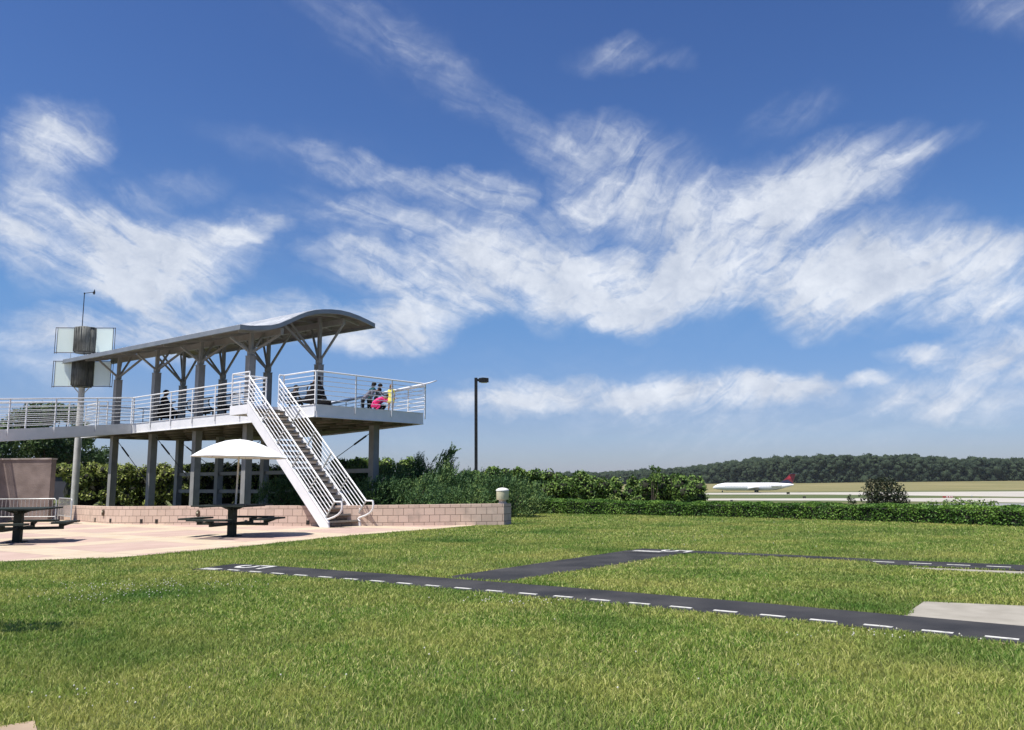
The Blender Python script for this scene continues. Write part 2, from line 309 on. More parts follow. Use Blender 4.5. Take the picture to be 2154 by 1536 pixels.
# ---- plaza -----------------------------------------------------------
PB = [(-9.6, 13.3), (-8.23, 13.95), (-6.85, 14.43), (-6.4, 15.1), (-5.53, 16.45), (-5.0, 17.65), (-4.23, 19.3), (-3.14, 20.92), (-1.83, 22.71), (-1.1, 23.86)]
WB = [(-18.6, 31.2), (-17.0, 30.2), (-15.85, 29.3), (-13.0, 26.5), (-10.13, 25.5), (-7.2, 24.5), (-5.2, 24.12), (-3.0, 24.0), (-.27, 23.9)]
plaza_poly = PB+[(-1.1, 24.1), (-3, 24.3), (-7, 24.8), (-10.1, 25.8), (-13, 26.8), (-16, 29.6), (-18.8, 31.5), (-40, 40), (-40, 9)]
pm = bpy.data.materials.new('plaza_paving'); pm.use_nodes = True; t = pm.node_tree; bs = t.nodes['Principled BSDF']; bs.inputs['Roughness'].default_value = .85
geo = t.nodes.new('ShaderNodeNewGeometry'); mp = t.nodes.new('ShaderNodeMapping'); t.links.new(geo.outputs['Position'], mp.inputs[0]); mp.inputs['Rotation'].default_value = (0, 0, R(-55)); mp.inputs['Location'].default_value = (1.3, .6, 0)
sp = t.nodes.new('ShaderNodeSeparateXYZ'); t.links.new(mp.outputs[0], sp.inputs[0])
def tm(op, a, b=None):
    n = t.nodes.new('ShaderNodeMath'); n.operation = op
    for i, v in enumerate((a, b)):
        if v is None: continue
        if isinstance(v, (int, float)): n.inputs[i].default_value = v
        else: t.links.new(v, n.inputs[i])
    return n.outputs[0]
def band(c_, per, w): return tm('LESS_THAN', tm('PINGPONG', c_, per/2), w/2)
bands = tm('MAXIMUM', band(sp.outputs[0], 3.05, .92), band(sp.outputs[1], 3.05, .92))
joint = tm('MAXIMUM', tm('LESS_THAN', tm('ABSOLUTE', tm('SUBTRACT', tm('PINGPONG', sp.outputs[0], 1.525), .46)), .010), tm('LESS_THAN', tm('ABSOLUTE', tm('SUBTRACT', tm('PINGPONG', sp.outputs[1], 1.525), .46)), .010))
pos = geo.outputs['Position']
pink = gmix(t, gnoise(t, pos, 1.3, 6), (.385, .275, .225), (.445, .325, .27), .35, .65); cream = gmix(t, gnoise(t, pos, 1.7, 6), (.45, .36, .255), (.51, .42, .31), .35, .65)
c = gmix(t, bands, pink, cream); c = gmix(t, gnoise(t, pos, 60, 2), c, (.36, .29, .24), .62, .8); c = gmix(t, gnoise(t, pos, .8, 5), c, (.40, .33, .27), .6, .9)
c = gmix(t, joint, c, (.24, .19, .15)); t.links.new(c, bs.inputs['Base Color'])
tag(MB().prism([(x, y, -.25) for x, y in plaza_poly], (0, 0, .265)).build('plaza_paving', pm), kind='structure')
PZ = .015
# ---- small runway replica ---------------------------------------------
M['asphalt'] = mat('asphalt', (.024, .025, .029), (.052, .051, .053), .95, 1.3, bump=.5, bscale=120, spec=.2)
M['line'] = mat('line_paint', (.56, .55, .51), (.26, .26, .25), .8, 22, lo=.48, hi=.72)
M['pad'] = mat('path_concrete', (.31, .285, .24), (.25, .23, .19), .85, 4, bump=.2, bscale=60)
def sheet(name, polys, z, m, kind='structure', parent=None, th=.05):
    mb = MB()
    for p in polys: mb.prism([(x, y, z-th) for x, y in p], (0, 0, th))
    o = mb.build(name, m, parent)
    return tag(o, kind=kind) if parent is None else o
def strip(pts, l, r):
    """polygon along pts, l metres to the left and r to the right"""
    P2 = [Vector(p) for p in pts]; A, B = [], []
    for i, p in enumerate(P2):
        d = (P2[min(i+1, len(P2)-1)]-P2[max(i-1, 0)]).normalized(); n = Vector((-d.y, d.x)); A.append(p+n*l); B.append(p-n*r)
    return [tuple(v) for v in A]+[tuple(v) for v in B[::-1]]
D1 = [(-4.72, 12.45), (-4.2, 12.21), (-1.9, 10.78), (.68, 9.05), (2.2, 7.95), (3.41, 7.01), (5.2, 5.60), (9.6, 2.1)]
near_path = strip(D1, .72, .14)
D2 = [(2.15, 15.02), (4.6, 13.35), (5.62, 12.55), (6.78, 11.85), (9.5, 10.2)]
D2 = [(2.15, 15.02), (2.95, 14.47), (3.15, 14.34), (4.6, 13.35), (5.45, 12.67), (5.62, 12.55), (6.78, 11.85), (9.5, 10.2), (18.0, 5.1)]
def strip_var(pts, l, rs):
    P2 = [Vector(p) for p in pts]; A, B = [], []
    for i, p in enumerate(P2):
        d = (P2[min(i+1, len(P2)-1)]-P2[max(i-1, 0)]).normalized(); n = Vector((-d.y, d.x)); A.append(p+n*l); B.append(p-n*rs[i])
    return [tuple(v) for v in A]+[tuple(v) for v in B[::-1]]
RS2 = [.38, .34, -.02, -.10, -.05, .34, .38, .38, .38]
far_path = strip_var(D2, .42, RS2)
link = [(-.95, 11.1), (-.1, 10.55), (2.9, 14.3), (2.1, 15.1)]
def inside(px, py, poly):
    c = np.zeros(np.shape(px), bool); n = len(poly)
    for i in range(n):
        x1, y1 = poly[i]; x2, y2 = poly[i-1]
        if y1 == y2: continue
        c ^= ((y1 > py) != (y2 > py)) & (px < (x2-x1)*(py-y1)/(y2-y1)+x1)
    return c
edge_ = lambda P_, l, r: strip(P_, l, r)
sheet('worn_edge', [strip(D1, .755, .17), strip_var(D2, .455, [v+.03 for v in RS2]), [(-1.0, 11.13), (-.05, 10.5), (2.95, 14.3), (2.1, 15.15)]], .006, mat('worn_soil', (.30, .24, .15), (.16, .15, .06), .95, 9))
rp_ = sheet('runway_path', [near_path], .016, M['asphalt']); sheet('far_runway_path', [far_path], .020, M['asphalt']); sheet('taxiway_path', [link], .012, M['asphalt'])
pad1 = [(3.55, 7.68), (4.26, 8.66), (7.6, 7.3), (11.4, 5.75), (10.0, 3.2), (7.6, 4.45)]; pad2 = [(5.55, 12.0), (5.72, 11.62), (8.6, 9.75), (16.0, 5.3), (16.4, 5.75), (9.0, 10.2)]
sheet('concrete_path', [pad1, pad2], .008, M['pad'])
corner_pad = [(-3.4, 4.0), (-2.60, 4.60), (-2.28, 4.12), (-3.0, 3.0)]
sheet('paved_corner', [corner_pad], .014, mat('corner_paving', (.36, .27, .19), None, .8, 5))
def walk(pts):
    P2 = [Vector(p) for p in pts]; seg = [(P2[i+1]-P2[i]).length for i in range(len(P2)-1)]
    def at(s):
        for i, L_ in enumerate(seg):
            if s <= L_ or i == len(seg)-1: d = (P2[i+1]-P2[i]).normalized(); return P2[i]+d*s, d
            s -= L_
    return at, sum(seg)
mk = MB(); at, tot = walk(D1); s = .57; k = 0
def dash(at, s0, s1, off, w, z):
    a, d = at(s0); b, d2 = at(s1); n = Vector((-d.y, d.x)); n2 = Vector((-d2.y, d2.x))
    mk.prism([(*(a+n*(off-w/2)), z-.02), (*(b+n2*(off-w/2)), z-.02), (*(b+n2*(off+w/2)), z-.02), (*(a+n*(off+w/2)), z-.02)], (0, 0, .02))
while s < tot-.3: dash(at, s, s+.235, 0, .05, .0205); s += .4614
for i in range(4): dash(at, .08, .40, -.08+i*.045, .022, .0205)
at2, tot2 = walk(D2); s = 1.1
while s < tot2-.3:
    if not .75 < s < 4.1: dash(at2, s, s+.30, 0, .05, .0245)
    s += .50
for i in range(3): dash(at2, .1, .62, -.16+i*.07, .03, .0245)
def five(at, s0, off, z, h=.42, w=.26, t_=.06):
    """the runway number 5, its top towards the far end"""
    a, d = at(s0); n = Vector((-d.y, d.x))
    def T(u, v): p = a+d*v+n*(off-u); return (p.x, p.y, z-.02)
    def q(u0, v0, u1, v1): mk.prism([T(u0, v0), T(u1, v0), T(u1, v1), T(u0, v1)], (0, 0, .02))
    q(0, h-t_, w, h); q(0, h*.52, t_, h-t_)
    pts = [(0, .52*h), (w*.6, .60*h), (w*.93, .48*h), (w, .30*h), (w*.9, .12*h), (w*.55, 0), (w*.2, .02*h), (0, .16*h)]
    c_ = (w*.45, .30*h)
    for (u0, v0), (u1, v1) in zip(pts, pts[1:]):
        i0 = (c_[0]+(u0-c_[0])*.62, c_[1]+(v0-c_[1])*.55); i1 = (c_[0]+(u1-c_[0])*.62, c_[1]+(v1-c_[1])*.55)
        mk.prism([T(u0, v0), T(u1, v1), T(*i1), T(*i0)], (0, 0, .02))
five(at, .34, .64, .0205, .60, .40, .075); five(at2, .5, .36, .0245, .55, .34, .07)
tag(mk.build('runway_marking', M['line']), kind='structure')
# ---- airfield pavement ------------------------------------------------
M['runway'] = mat('runway_concrete', (.42, .39, .34), (.36, .335, .29), .85, .05, coord='Object')
Z5 = -5.4
def far_sheet(name, px, m, z=.05):
    P2 = [onz(x, y, Z5+z) for x, y in px]; tag(MB().prism([(p.x, p.y, p.z-.2) for p in P2], (0, 0, .2)).build(name, m), kind='structure')
far_sheet('runway', [(1100, 1038.5), (1500, 1037), (2101, 1034), (2400, 1032), (2400, 1048), (2101, 1044.3), (1740, 1040.3), (1500, 1040.2), (1100, 1039.8)], M['runway'])
far_sheet('taxiway', [(1100, 1049.6), (1500, 1048.9), (1740, 1048.4), (2101, 1047.6), (2400, 1049.5), (2400, 1061), (2101, 1056.5), (1740, 1052.8), (1500, 1052.2), (1100, 1051.4)], M['runway'], .06)
far_sheet('service_road', [(1860, 1061), (2101, 1058.5), (2400, 1063), (2400, 1074), (1860, 1067)], mat('old_asphalt', (.25, .25, .25), (.20, .20, .20), .9, .1), .09)
# ------------------------------------------------------------------ observation deck
TH = R(50.5923); E1 = Vector((-math.sin(TH), math.cos(TH), 0)); E2 = Vector((math.cos(TH), math.sin(TH), 0)); UP = Vector((0, 0, 1))
O = Vector((-6.3291, 25.8812, 0)); ZD = 3.7767; BH = .4176; AX = (E1, E2, UP)
def L(a, b, z=0.0): return O+E1*a+E2*b+UP*z
deck = empty('observation_deck', O)
tag(deck, 'raised steel viewing deck with wavy metal roof, white railings and a long stair', 'viewing deck')
DP = [(0, 0), (17.1, 0), (16.7, 3.9), (13.7, 7.0), (7.9, 6.75), (4, 5.85), (0, 4.78)]
mb = MB(); mb.prism([L(a, b, ZD-.10) for a, b in [(.06, .06), (17.0, .06), (16.6, 3.85), (13.65, 6.9), (7.9, 6.65), (4, 5.75), (.06, 4.7)]], (0, 0, .095)); mb.build('deck_floor', M['concrete'], deck, O)
mb = MB()
mb.prism([L(a, b, ZD-BH+.05) for a, b in [(.06, .06), (17.0, .06), (16.6, 3.85), (13.65, 6.9), (7.9, 6.65), (4, 5.75), (.06, 4.7)]], (0, 0, .06))
for b in (.9, 1.8, 2.7, 3.6, 4.5): mb.box(L(8.3, b, ZD-BH+.02), (16.0, .14, .09), AX)
for k in range(11): mb.box(L(.8+k*1.5, 2.3, ZD-BH-.005), (.10, 4.3, .08), AX)
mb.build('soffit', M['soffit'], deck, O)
def fascia(p, q, name='fascia_beam'):
    mb = MB(); P, Q = L(*p, ZD-BH/2), L(*q, ZD-BH/2); d = (Q-P).normalized(); n = d.cross(UP); 
    mb.box((P+Q)/2, ((Q-P).length, .06, BH), (d, n, UP))
    mb.box((P+Q)/2-UP*(BH/2-.012), ((Q-P).length, .12, .018), (d, n, UP)); mb.box((P+Q)/2+UP*(BH/2-.012), ((Q-P).length, .10, .018), (d, n, UP))
    mb.build(name, M['white'], deck, O)
fascia((0, 0), (12.33, 0)); fascia((14.6, 0), (17.1, 0)); fascia((0, .03), (0, 4.78)); fascia((0, 4.78), (4, 5.85)); fascia((4, 5.85), (7.9, 6.75)); fascia((7.9, 6.75), (13.7, 7.0)); fascia((13.7, 7.0), (16.7, 3.9)); fascia((16.7, 3.9), (17.1, 0))
# columns, their posts and struts
A0, SA, BF, BB, ZC = 4.96, 3.52, .75, 3.84, 5.93
TILT = .017
def rz(a): return (a-3.5)*TILT
PROF = [(-.63, 6.73), (-.37, 6.735), (.01, 6.78), (.57, 6.88), (.96, 7.01), (1.34, 7.21), (1.75, 7.44), (2.15, 7.63), (2.5, 7.75), (2.85, 7.83), (3.23, 7.89), (3.69, 7.93), (4.13, 7.915), (4.62, 7.85), (5.09, 7.75), (5.43, 7.66)]
def prof_z(b): return float(np.interp(b, [p[0] for p in PROF], [p[1] for p in PROF]))
ZBF, ZBB = 6.82, 7.62
BBF, BBB = 1.33, 4.2            # beam centres
def column(a, b, top, roofed):
    mb = MB(); w = .27
    for s_ in (-1, 1): mb.box(L(a, b+s_*(w/2-.014), top/2), (w, .028, top), AX)
    for s_ in (-1, 1): mb.box(L(a+s_*(w/2-.02), b, top/2), (.016, w-.058, top), AX)
    mb.box(L(a, b, .03), (.42, .42, .04), AX); mb.box(L(a, b, top+.012), (w+.03, w+.03, .022), AX)
    c = mb.build('column', M['column'], deck, O)
    if roofed:
        zt = prof_z(b)-.10+rz(a)
        mb = MB(); mb.box(L(a, b, (ZC+zt)/2+.02), (.13, .13, zt-ZC), AX); mb.box(L(a, b, ZC+.16), (.2, .2, .22), AX); mb.build('post', M['column'], c, O)
        for da, db in (((1.06, .58), (-1.06, .58), (0, -.88), (0, .64)) if b < 1 else ((1.06, .36), (-1.06, .36), (0, -1.75), (.35, -1.2))):
            if abs(da) > 1: q = L(a+da, b+db, (ZBF if b < 1 else ZBB)-.08+rz(a+da))
            else: q = L(a+da, b+db, prof_z(b+db)-.24+rz(a+da))
            p = L(a, b, ZC+.12)
            MB().bar(p, q, .075, .075).build('strut', M['column'], c, O)
    return c
for k in range(4):
    column(A0+k*SA, BF, ZC, True); column(A0+k*SA, BB, ZC, True)
column(1.57, BB, ZD-BH, False)
for b in (BB,):
    for k in range(-1, 3):
        for z in (1.70, .93):
            MB().box(L(A0+(k+.5)*SA, b, z), (SA-.27, .10, .15), AX).build('tie_beam', M['column'], deck, O)
def cable(p, q):
    p = Vector(p); q = Vector(q); d = q-p; mb = MB(); mb.tube([p, q], .014, 6); a = p+d*.16; b = p+d*.36
    mb.tube([a-d.normalized()*.05, a, b, b+d.normalized()*.05], [.016, .035, .035, .016], 6)
    c = mb.build('cable_brace', M['cable'], deck, O)
for k in (-1, 0, 1, 2):
    a0, a1 = A0+k*SA+.14, A0+(k+1)*SA-.14
    if k != -1: cable(L(a1, BB, ZD-BH-.15), L(a0, BB, 1.78))
    if k in (-1, 1): cable(L(a0, BB+.06, ZD-BH-.15), L(a1, BB+.06, 1.78))
cable(L(A0+3*SA-.14, BF+.05, ZD-BH-.15), L(A0+2*SA+.14, BF+.05, 1.2)); cable(L(A0+2*SA-.14, BF+.05, ZD-BH-.15), L(A0+SA+.14, BF+.05, 1.2))
# roof
AL, AR = 18.1, 3.5; TK = .165
mb = MB()
top_ = [(b, z) for b, z in PROF]; bot = [(b, z-.05) for b, z in PROF]
vs = []; 
for a in (AR+.03, AL-.03):
    for b, z in top_: vs.append(L(a, b, z+rz(a)-.012))
    for b, z in bot: vs.append(L(a, b, z+rz(a)-.03))
n = len(PROF); fs = []; mi = []
for i in range(n-1):
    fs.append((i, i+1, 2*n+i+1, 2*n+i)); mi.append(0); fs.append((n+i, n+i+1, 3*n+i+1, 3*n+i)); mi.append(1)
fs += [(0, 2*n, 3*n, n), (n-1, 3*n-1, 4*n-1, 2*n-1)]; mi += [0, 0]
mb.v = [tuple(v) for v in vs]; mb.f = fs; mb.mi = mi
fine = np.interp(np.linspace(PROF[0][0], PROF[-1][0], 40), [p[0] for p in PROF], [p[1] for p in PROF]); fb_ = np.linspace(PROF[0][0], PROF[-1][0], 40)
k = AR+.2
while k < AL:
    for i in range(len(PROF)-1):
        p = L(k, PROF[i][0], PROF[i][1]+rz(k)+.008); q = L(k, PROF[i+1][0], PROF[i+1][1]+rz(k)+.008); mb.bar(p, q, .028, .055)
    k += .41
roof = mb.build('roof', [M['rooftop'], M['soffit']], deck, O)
def prof_trim(a, th, depth, name, m, dz=0, parent=roof, b0=-9, b1=9):
    pr = [p for p in PROF if b0 <= p[0] <= b1]; mb = MB(); V_ = []
    for s_ in (-1, 1):
        for b, z in pr: V_.append(L(a+s_*th/2, b, z+rz(a)+dz)); 
        for b, z in pr: V_.append(L(a+s_*th/2, b, z+rz(a)+dz-depth))
    k = len(pr); F_ = []
    for i in range(k-1): F_ += [(i, i+1, k+i+1, k+i), (2*k+i, 2*k+i+1, 3*k+i+1, 3*k+i), (i, i+1, 2*k+i+1, 2*k+i), (k+i, k+i+1, 3*k+i+1, 3*k+i)]
    F_ += [(0, k, 3*k, 2*k), (k-1, 2*k-1, 4*k-1, 3*k-1)]
    return mb.add(V_, F_).build(name, m, parent, O)
prof_trim(AR, .05, TK, 'edge_trim', M['roofmetal'], .012); prof_trim(AL, .05, TK, 'edge_trim', M['roofmetal'], .012)
for b, z in (PROF[0], PROF[-1]):
    mb = MB(); mb.bar(L(AR-.02, b, z+rz(AR)-TK/2+.01), L(AL+.02, b, z+rz(AL)-TK/2+.01), .05, TK); s_ = -1 if b < 0 else 1
    mb.bar(L(AR-.02, b+s_*.02, z+rz(AR)-TK-.004), L(AL+.02, b+s_*.02, z+rz(AL)-TK-.004), .10, .012); mb.build('eave_trim', M['roofmetal'], roof, O)
for b, z in ((BBF, ZBF), (BBB, ZBB)):
    mb = MB(); mb.bar(L(3.88, b, z+rz(3.88)), L(AL-.5, b, z+rz(AL-.5)), .12, .24); mb.build('roof_beam', M['column'], roof, O)
for k in range(8): prof_trim(4.96-.9+k*SA/2, .07, .10, 'rafter', M['column'], -.075, roof, -.5, 5.2)
# railings
def railing(path, name='railing', parent=deck, off=O, base=ZD, H=1.07, n=6, drop=.26, maxs=1.66, ends=(True, True), m=None):
    P2 = [Vector(p) for p in path]; m = m or M['rail']; mb = MB()
    for i in range(len(P2)-1):
        p, q = P2[i], P2[i+1]; mb.tube([p+UP*(H), q+UP*(H)], .027, 8)
        for k in range(1, n+1): mb.tube([p+UP*(k*H/(n+1)), q+UP*(k*H/(n+1))], .0125, 6)
    r = mb.build(name, m, parent, off); done = []
    for i in range(len(P2)-1):
        p, q = P2[i], P2[i+1]; c = max(1, math.ceil((q-p).length/maxs-.05))
        for k in range(c+1):
            v = p.lerp(q, k/c)
            if (i == 0 and k == 0 and not ends[0]) or (i == len(P2)-2 and k == c and not ends[1]): continue
            if any((v-w).length < .05 for w in done): continue
            done.append(v); d = (q-p).normalized(); d.z = 0; d.normalize(); MB().box(v+UP*((H-drop)/2), (.045, .03, H+drop-.02), (d, d.cross(UP), UP)).build('post', m, r, off)
    return r
AD, AE, LO, CIN = 1.6573, 2.6698, 1.3809, .2465; RUN = 4.1852
G = .065
railing([L(12.33, -G, ZD), L(AE, -G, ZD)])
railing([L(AE-.02, -G, ZD), L(AE-.02, -LO+.02, ZD), L(AD, -LO+.02, ZD)], drop=.05, ends=(False, True))
railing([L(AD, -CIN, ZD), L(AD, -G, ZD), L(-G, -G, ZD)], drop=.0)
railing([L(-G, -G+.04, ZD), L(-G, 4.78+G, ZD)], drop=.24)
lr = railing([L(-G, 4.85, ZD), L(2.4, 5.46, ZD), L(5.1, 6.16, ZD), L(7.9, 6.82, ZD), L(13.7, 7.07, ZD)], drop=.2, H=1.0)
mb = MB(); pts = [L(-.75, 4.62, ZD+1.08), L(-.07, 4.8, ZD+1.06), L(2.4, 5.4, ZD+1.05), L(5.1, 6.1, ZD+1.05), L(7.9, 6.76, ZD+1.05), L(13.7, 7.0, ZD+1.05)]
for p, q in zip(pts, pts[1:]): mb.bar(p, q, .26, .035, up=(UP*.9-E2*.35).normalized())
mb.build('leaning_ledge', M['white'], deck, O)
railing([L(13.75, 7.0, ZD), L(16.75, 3.9, ZD), L(17.1, .1, ZD), L(15.4, -G, ZD)], drop=.1)
# landing and stair
def Lv(a, b, z): return L(a, b, z)
mb = MB(); 
mb.box(L((AD+AE)/2, -LO/2-.03, ZD-.06), (AE-AD, LO-.10, .10), AX)
mb.box(L((AD+AE)/2, -LO, ZD-.14), (AE-AD+.02, .05, .30), AX); mb.box(L(AE, -LO/2, ZD-.14), (.05, LO-.03, .30), AX)
landing = mb.build('landing', M['white'], deck, O)
NR = 21; rise = ZD/NR; go = RUN/NR; sdir = (-E1*RUN-UP*ZD).normalized(); snorm = (E1*(-ZD)+UP*RUN).normalized()
mb = MB(); SH = .30
for b in (-LO, -CIN):
    # stringer plate, cut level at the foot
    T0, T1 = L(AD, b, ZD+.01), L(AD-RUN+.0, b, .10)
    poly = [L(AD+.02, b-.02, ZD+.012), L(AD-RUN-.18, b-.02, .012+.0), L(AD-RUN+.14, b-.02, .016), L(AD-RUN+.46*0+.28, b-.02, .016), L(AD+.02, b-.02, ZD-.30)]
    poly = [L(AD+.02, b-.02, ZD+.13), L(AD-RUN-.06, b-.02, .15), L(AD-RUN-.09, b-.02, .018), L(AD-RUN+.30, b-.02, .018), L(AD+.02, b-.02, ZD-.33)]
    mb.prism(poly, E2*.045)
    mb.bar(L(AD+.02, b+.002, ZD+.137), L(AD-RUN-.07, b+.002, .157), .085, .014)
stair = mb.build('staircase', M['white'], deck, O)
bw = LO-CIN-.05
for i in range(NR-1):
    z = rise*(i+1); a = AD-RUN+go*i; mb = MB()
    mb.box(L(a+.13, -(LO+CIN)/2, z-.02), (.30, bw, .04), AX, 0); mb.box(L(a-.012, -(LO+CIN)/2, z-.012), (.03, bw, .05), AX, 1); mb.box(L(a+.27, -(LO+CIN)/2, z+.03), (.012, bw, .07), AX, 0)
    mb.build('tread', [M['tread'], M['pad']], stair, O)
for b in (-LO, -CIN):
    mb = MB(); HR = .80
    t0 = L(AD, b, ZD+.13); t1 = L(AD-RUN+.08, b, .29)
    d = (t1-t0).normalized(); nrm = d.cross(E2).normalized()
    if nrm.z < 0: nrm = -nrm
    hn = HR*nrm.z
    e_ = t1+nrm*hn
    mb.tube([t0+UP*HR, e_, e_-E1*.30+UP*.0], .027, 8)
    for k in range(1, 5): mb.tube([t0+UP*(HR*k/5), t1+nrm*hn*k/5], .0135, 6)
    # returned end loop
    base = t1+UP*-.06; st = e_-E1*.30; loop = [st]
    for u in (.15, .3, .45, .6, .75, .9, 1.0):
        p = st.lerp(base-E1*.02, u); bulge = math.sin(math.pi*min(u, 1))*.27; loop.append(p-E1*bulge-UP*bulge*.2)
    mb.tube(loop, .028, 8)
    r = mb.build('stair_rail', M['rail'], stair, O, 50)
    for k in range(1, 6):
        p = t0.lerp(t1, k/5.0); MB().bar(p-nrm*.05, p+nrm*hn, .035, .03).build('stair_post', M['galv'], stair, O)
# ------------------------------------------------------------------ elevated walkway
j0 = L(12.33, 0); wd = (Vector((-17.55, 29.1, 0))-j0).normalized(); wn = Vector((-wd.y, wd.x, 0))
if wn.x > 0: wn = -wn
WL = 13.0; DROP = -UP*(.10*13.0); walkw = empty('elevated_walkway', j0)
tag(walkw, 'grey elevated walkway with white railings joining the deck from the left', 'walkway')
aw = (wd, wn, UP)
j0f = j0+wd*.04; WW = 1.9
mb = MB(); q_ = [j0f+wn*.03+UP*(ZD-.1), j0f+wd*WL+wn*.03+UP*(ZD-.1)+DROP, j0f+wd*WL+wn*WW+UP*(ZD-.1)+DROP, L(14.55, .0, ZD-.1)-E2*.05]
mb.prism(q_, (0, 0, .09)); mb.build('walkway_floor', M['concrete'], walkw, j0)
for s_ in (0, WW):
    p = j0f if s_ == 0 else L(14.6, -.02)
    MB().bar(p+UP*(ZD-BH/2), j0f+wn*s_+wd*WL+UP*(ZD-BH/2)+DROP, .06, BH).build('fascia_beam', M['white'], walkw, j0)
railing([j0f-wn*.06+UP*ZD, j0f-wn*.06+wd*WL+UP*ZD+DROP], parent=walkw, off=j0, maxs=2.1, n=6)
railing([L(14.6, -.05, ZD), j0f+wn*(WW+.05)+wd*WL+UP*ZD+DROP], parent=walkw, off=j0, maxs=2.1, n=6, drop=.1)
MB().box(j0f+wd*(WL-.6)+wn*WW/2+UP*((ZD-BH-1.25)/2), (.27, .27, ZD-BH-1.25), aw).build('column', M['column'], walkw, j0)
# ------------------------------------------------------------------ low block wall
bmx = bpy.data.materials.new('split_block'); bmx.use_nodes = True; t = bmx.node_tree; bs = t.nodes['Principled BSDF']; bs.inputs['Roughness'].default_value = .9
uvn = t.nodes.new('ShaderNodeUVMap'); br = t.nodes.new('ShaderNodeTexBrick'); t.links.new(uvn.outputs[0], br.inputs['Vector'])
br.inputs['Scale'].default_value = 1; br.inputs['Brick Width'].default_value = .305; br.inputs['Row Height'].default_value = .205; br.inputs['Mortar Size'].default_value = .0065; br.inputs['Mortar Smooth'].default_value = .2; br.inputs['Bias'].default_value = 0
br.inputs['Color1'].default_value = (.52, .39, .315, 1); br.inputs['Color2'].default_value = (.60, .46, .375, 1); br.inputs['Mortar'].default_value = (.12, .075, .06, 1)
geo = t.nodes.new('ShaderNodeNewGeometry'); n1 = gnoise(t, geo.outputs['Position'], 2.4, 6); c = gmix(t, n1, br.outputs[0], (.34, .27, .22), .56, .82); n2 = gnoise(t, geo.outputs['Position'], 70, 2); c = gmix(t, n2, c, (.40, .31, .26), .60, .75)
t.links.new(c, bs.inputs['Base Color']); bp = t.nodes.new('ShaderNodeBump'); bp.inputs['Strength'].default_value = .5; bp.inputs['Distance'].default_value = .012; bp.invert = True
t.links.new(br.outputs['Fac'], bp.inputs['Height']); t.links.new(bp.outputs[0], bs.inputs['Normal'])
wl = [Vector((*p, 0)) for p in WB]; wroot = empty('block_wall', wl[-1]); tag(wroot, 'low pink split-block garden wall curving past the foot of the stair', 'wall')
HW = [.50, .51, .53, .56, .585, .60, .60, .61, .625]
# refine the polyline with a smooth curve
def catmull(pts, m=6):
    out = []; n = len(pts)
    for i in range(n-1):
        p0, p1, p2, p3 = [pts[max(0, min(n-1, j))] for j in (i-1, i, i+1, i+2)]
        for k in range(m):
            u = k/m; out.append(.5*((2*p1)+(p2-p0)*u+(2*p0-5*p1+4*p2-p3)*u*u+(-p0+3*p1-3*p2+p3)*u**3))
    return out+[pts[-1]]
cw = catmull([Vector((p.x, p.y, h)) for p, h in zip(wl, HW)])
me = bpy.data.meshes.new('block_wall'); vs = []; fs = []; uv = []; s = 0; TW = .30
nrm_ = []
for i, p in enumerate(cw):
    d = (cw[min(i+1, len(cw)-1)]-cw[max(i-1, 0)]); d.z = 0; d.normalize(); nrm_.append(Vector((-d.y, d.x, 0)))
nrm_[-1] = Vector((.55, 1.25, 0)).normalized()*1.75; nrm_[-2] = Vector((.1, 1.0, 0))
arc = [0]
for i in range(1, len(cw)): arc.append(arc[-1]+math.hypot(cw[i].x-cw[i-1].x, cw[i].y-cw[i-1].y))
prof = [(0, -.1), (0, 1), (TW, 1), (TW, -.1)]
for i, p in enumerate(cw):
    for (o_, zz) in prof: vs.append((p.x+nrm_[i].x*o_, p.y+nrm_[i].y*o_, p.z if zz == 1 else zz))
off_row = .205*3-.60
for i in range(len(cw)-1):
    for j in range(3):
        fs.append((i*4+j, (i+1)*4+j, (i+1)*4+j+1, i*4+j+1))
        def U(ii, jj):
            if j == 1: return (arc[ii], .0+(.1 if jj == 1 else .16))
            return (arc[ii], vs[ii*4+jj][2]-cw[ii].z+.205*3.45)
        uv += [U(i, j), U(i+1, j), U(i+1, j+1), U(i, j+1)]
k = (len(cw)-1)*4; fs.append((k, k+1, k+2, k+3)); e = cw[-1]; uv += [(0, -.1-e.z+.707), (0, .707), (.53, .707), (.53, -.1-e.z+.707)]
fs.append((3, 2, 1, 0)); uv += [(0, 0), (0, .5), (.3, .5), (.3, 0)]
ro = wroot.location; ro = Vector((wl[-1].x, wl[-1].y, 0))
me.from_pydata([(v[0]-ro.x, v[1]-ro.y, v[2]) for v in vs], [], fs); ul = me.uv_layers.new(name='UVMap')
for i, w_ in enumerate(uv): ul.data[i].uv = w_
me.materials.append(bmx); wo_ = bpy.data.objects.new('wall_body', me); COL.objects.link(wo_); wo_.parent = wroot
def on_wall(s_):
    i = int(np.searchsorted(arc, s_))-1; i = max(0, min(i, len(arc)-2)); u = (s_-arc[i])/(arc[i+1]-arc[i]); return cw[i].lerp(cw[i+1], u), nrm_[i]
def wall_at_px(px):                              # arc length where the wall meets a bearing
    best = min(range(len(cw)), key=lambda i: abs((lambda v: 1077+FPX*(v.dot(cR))/(v.dot(_F)))(Vector((cw[i].x, cw[i].y, .3-EYE)))-px))
    f = lambda i: 1077+FPX*(Vector((cw[i].x, cw[i].y, .3-EYE)).dot(cR))/(Vector((cw[i].x, cw[i].y, .3-EYE)).dot(_F))
    xs_ = [f(i) for i in range(len(cw))]; return float(np.interp(px, xs_, arc))
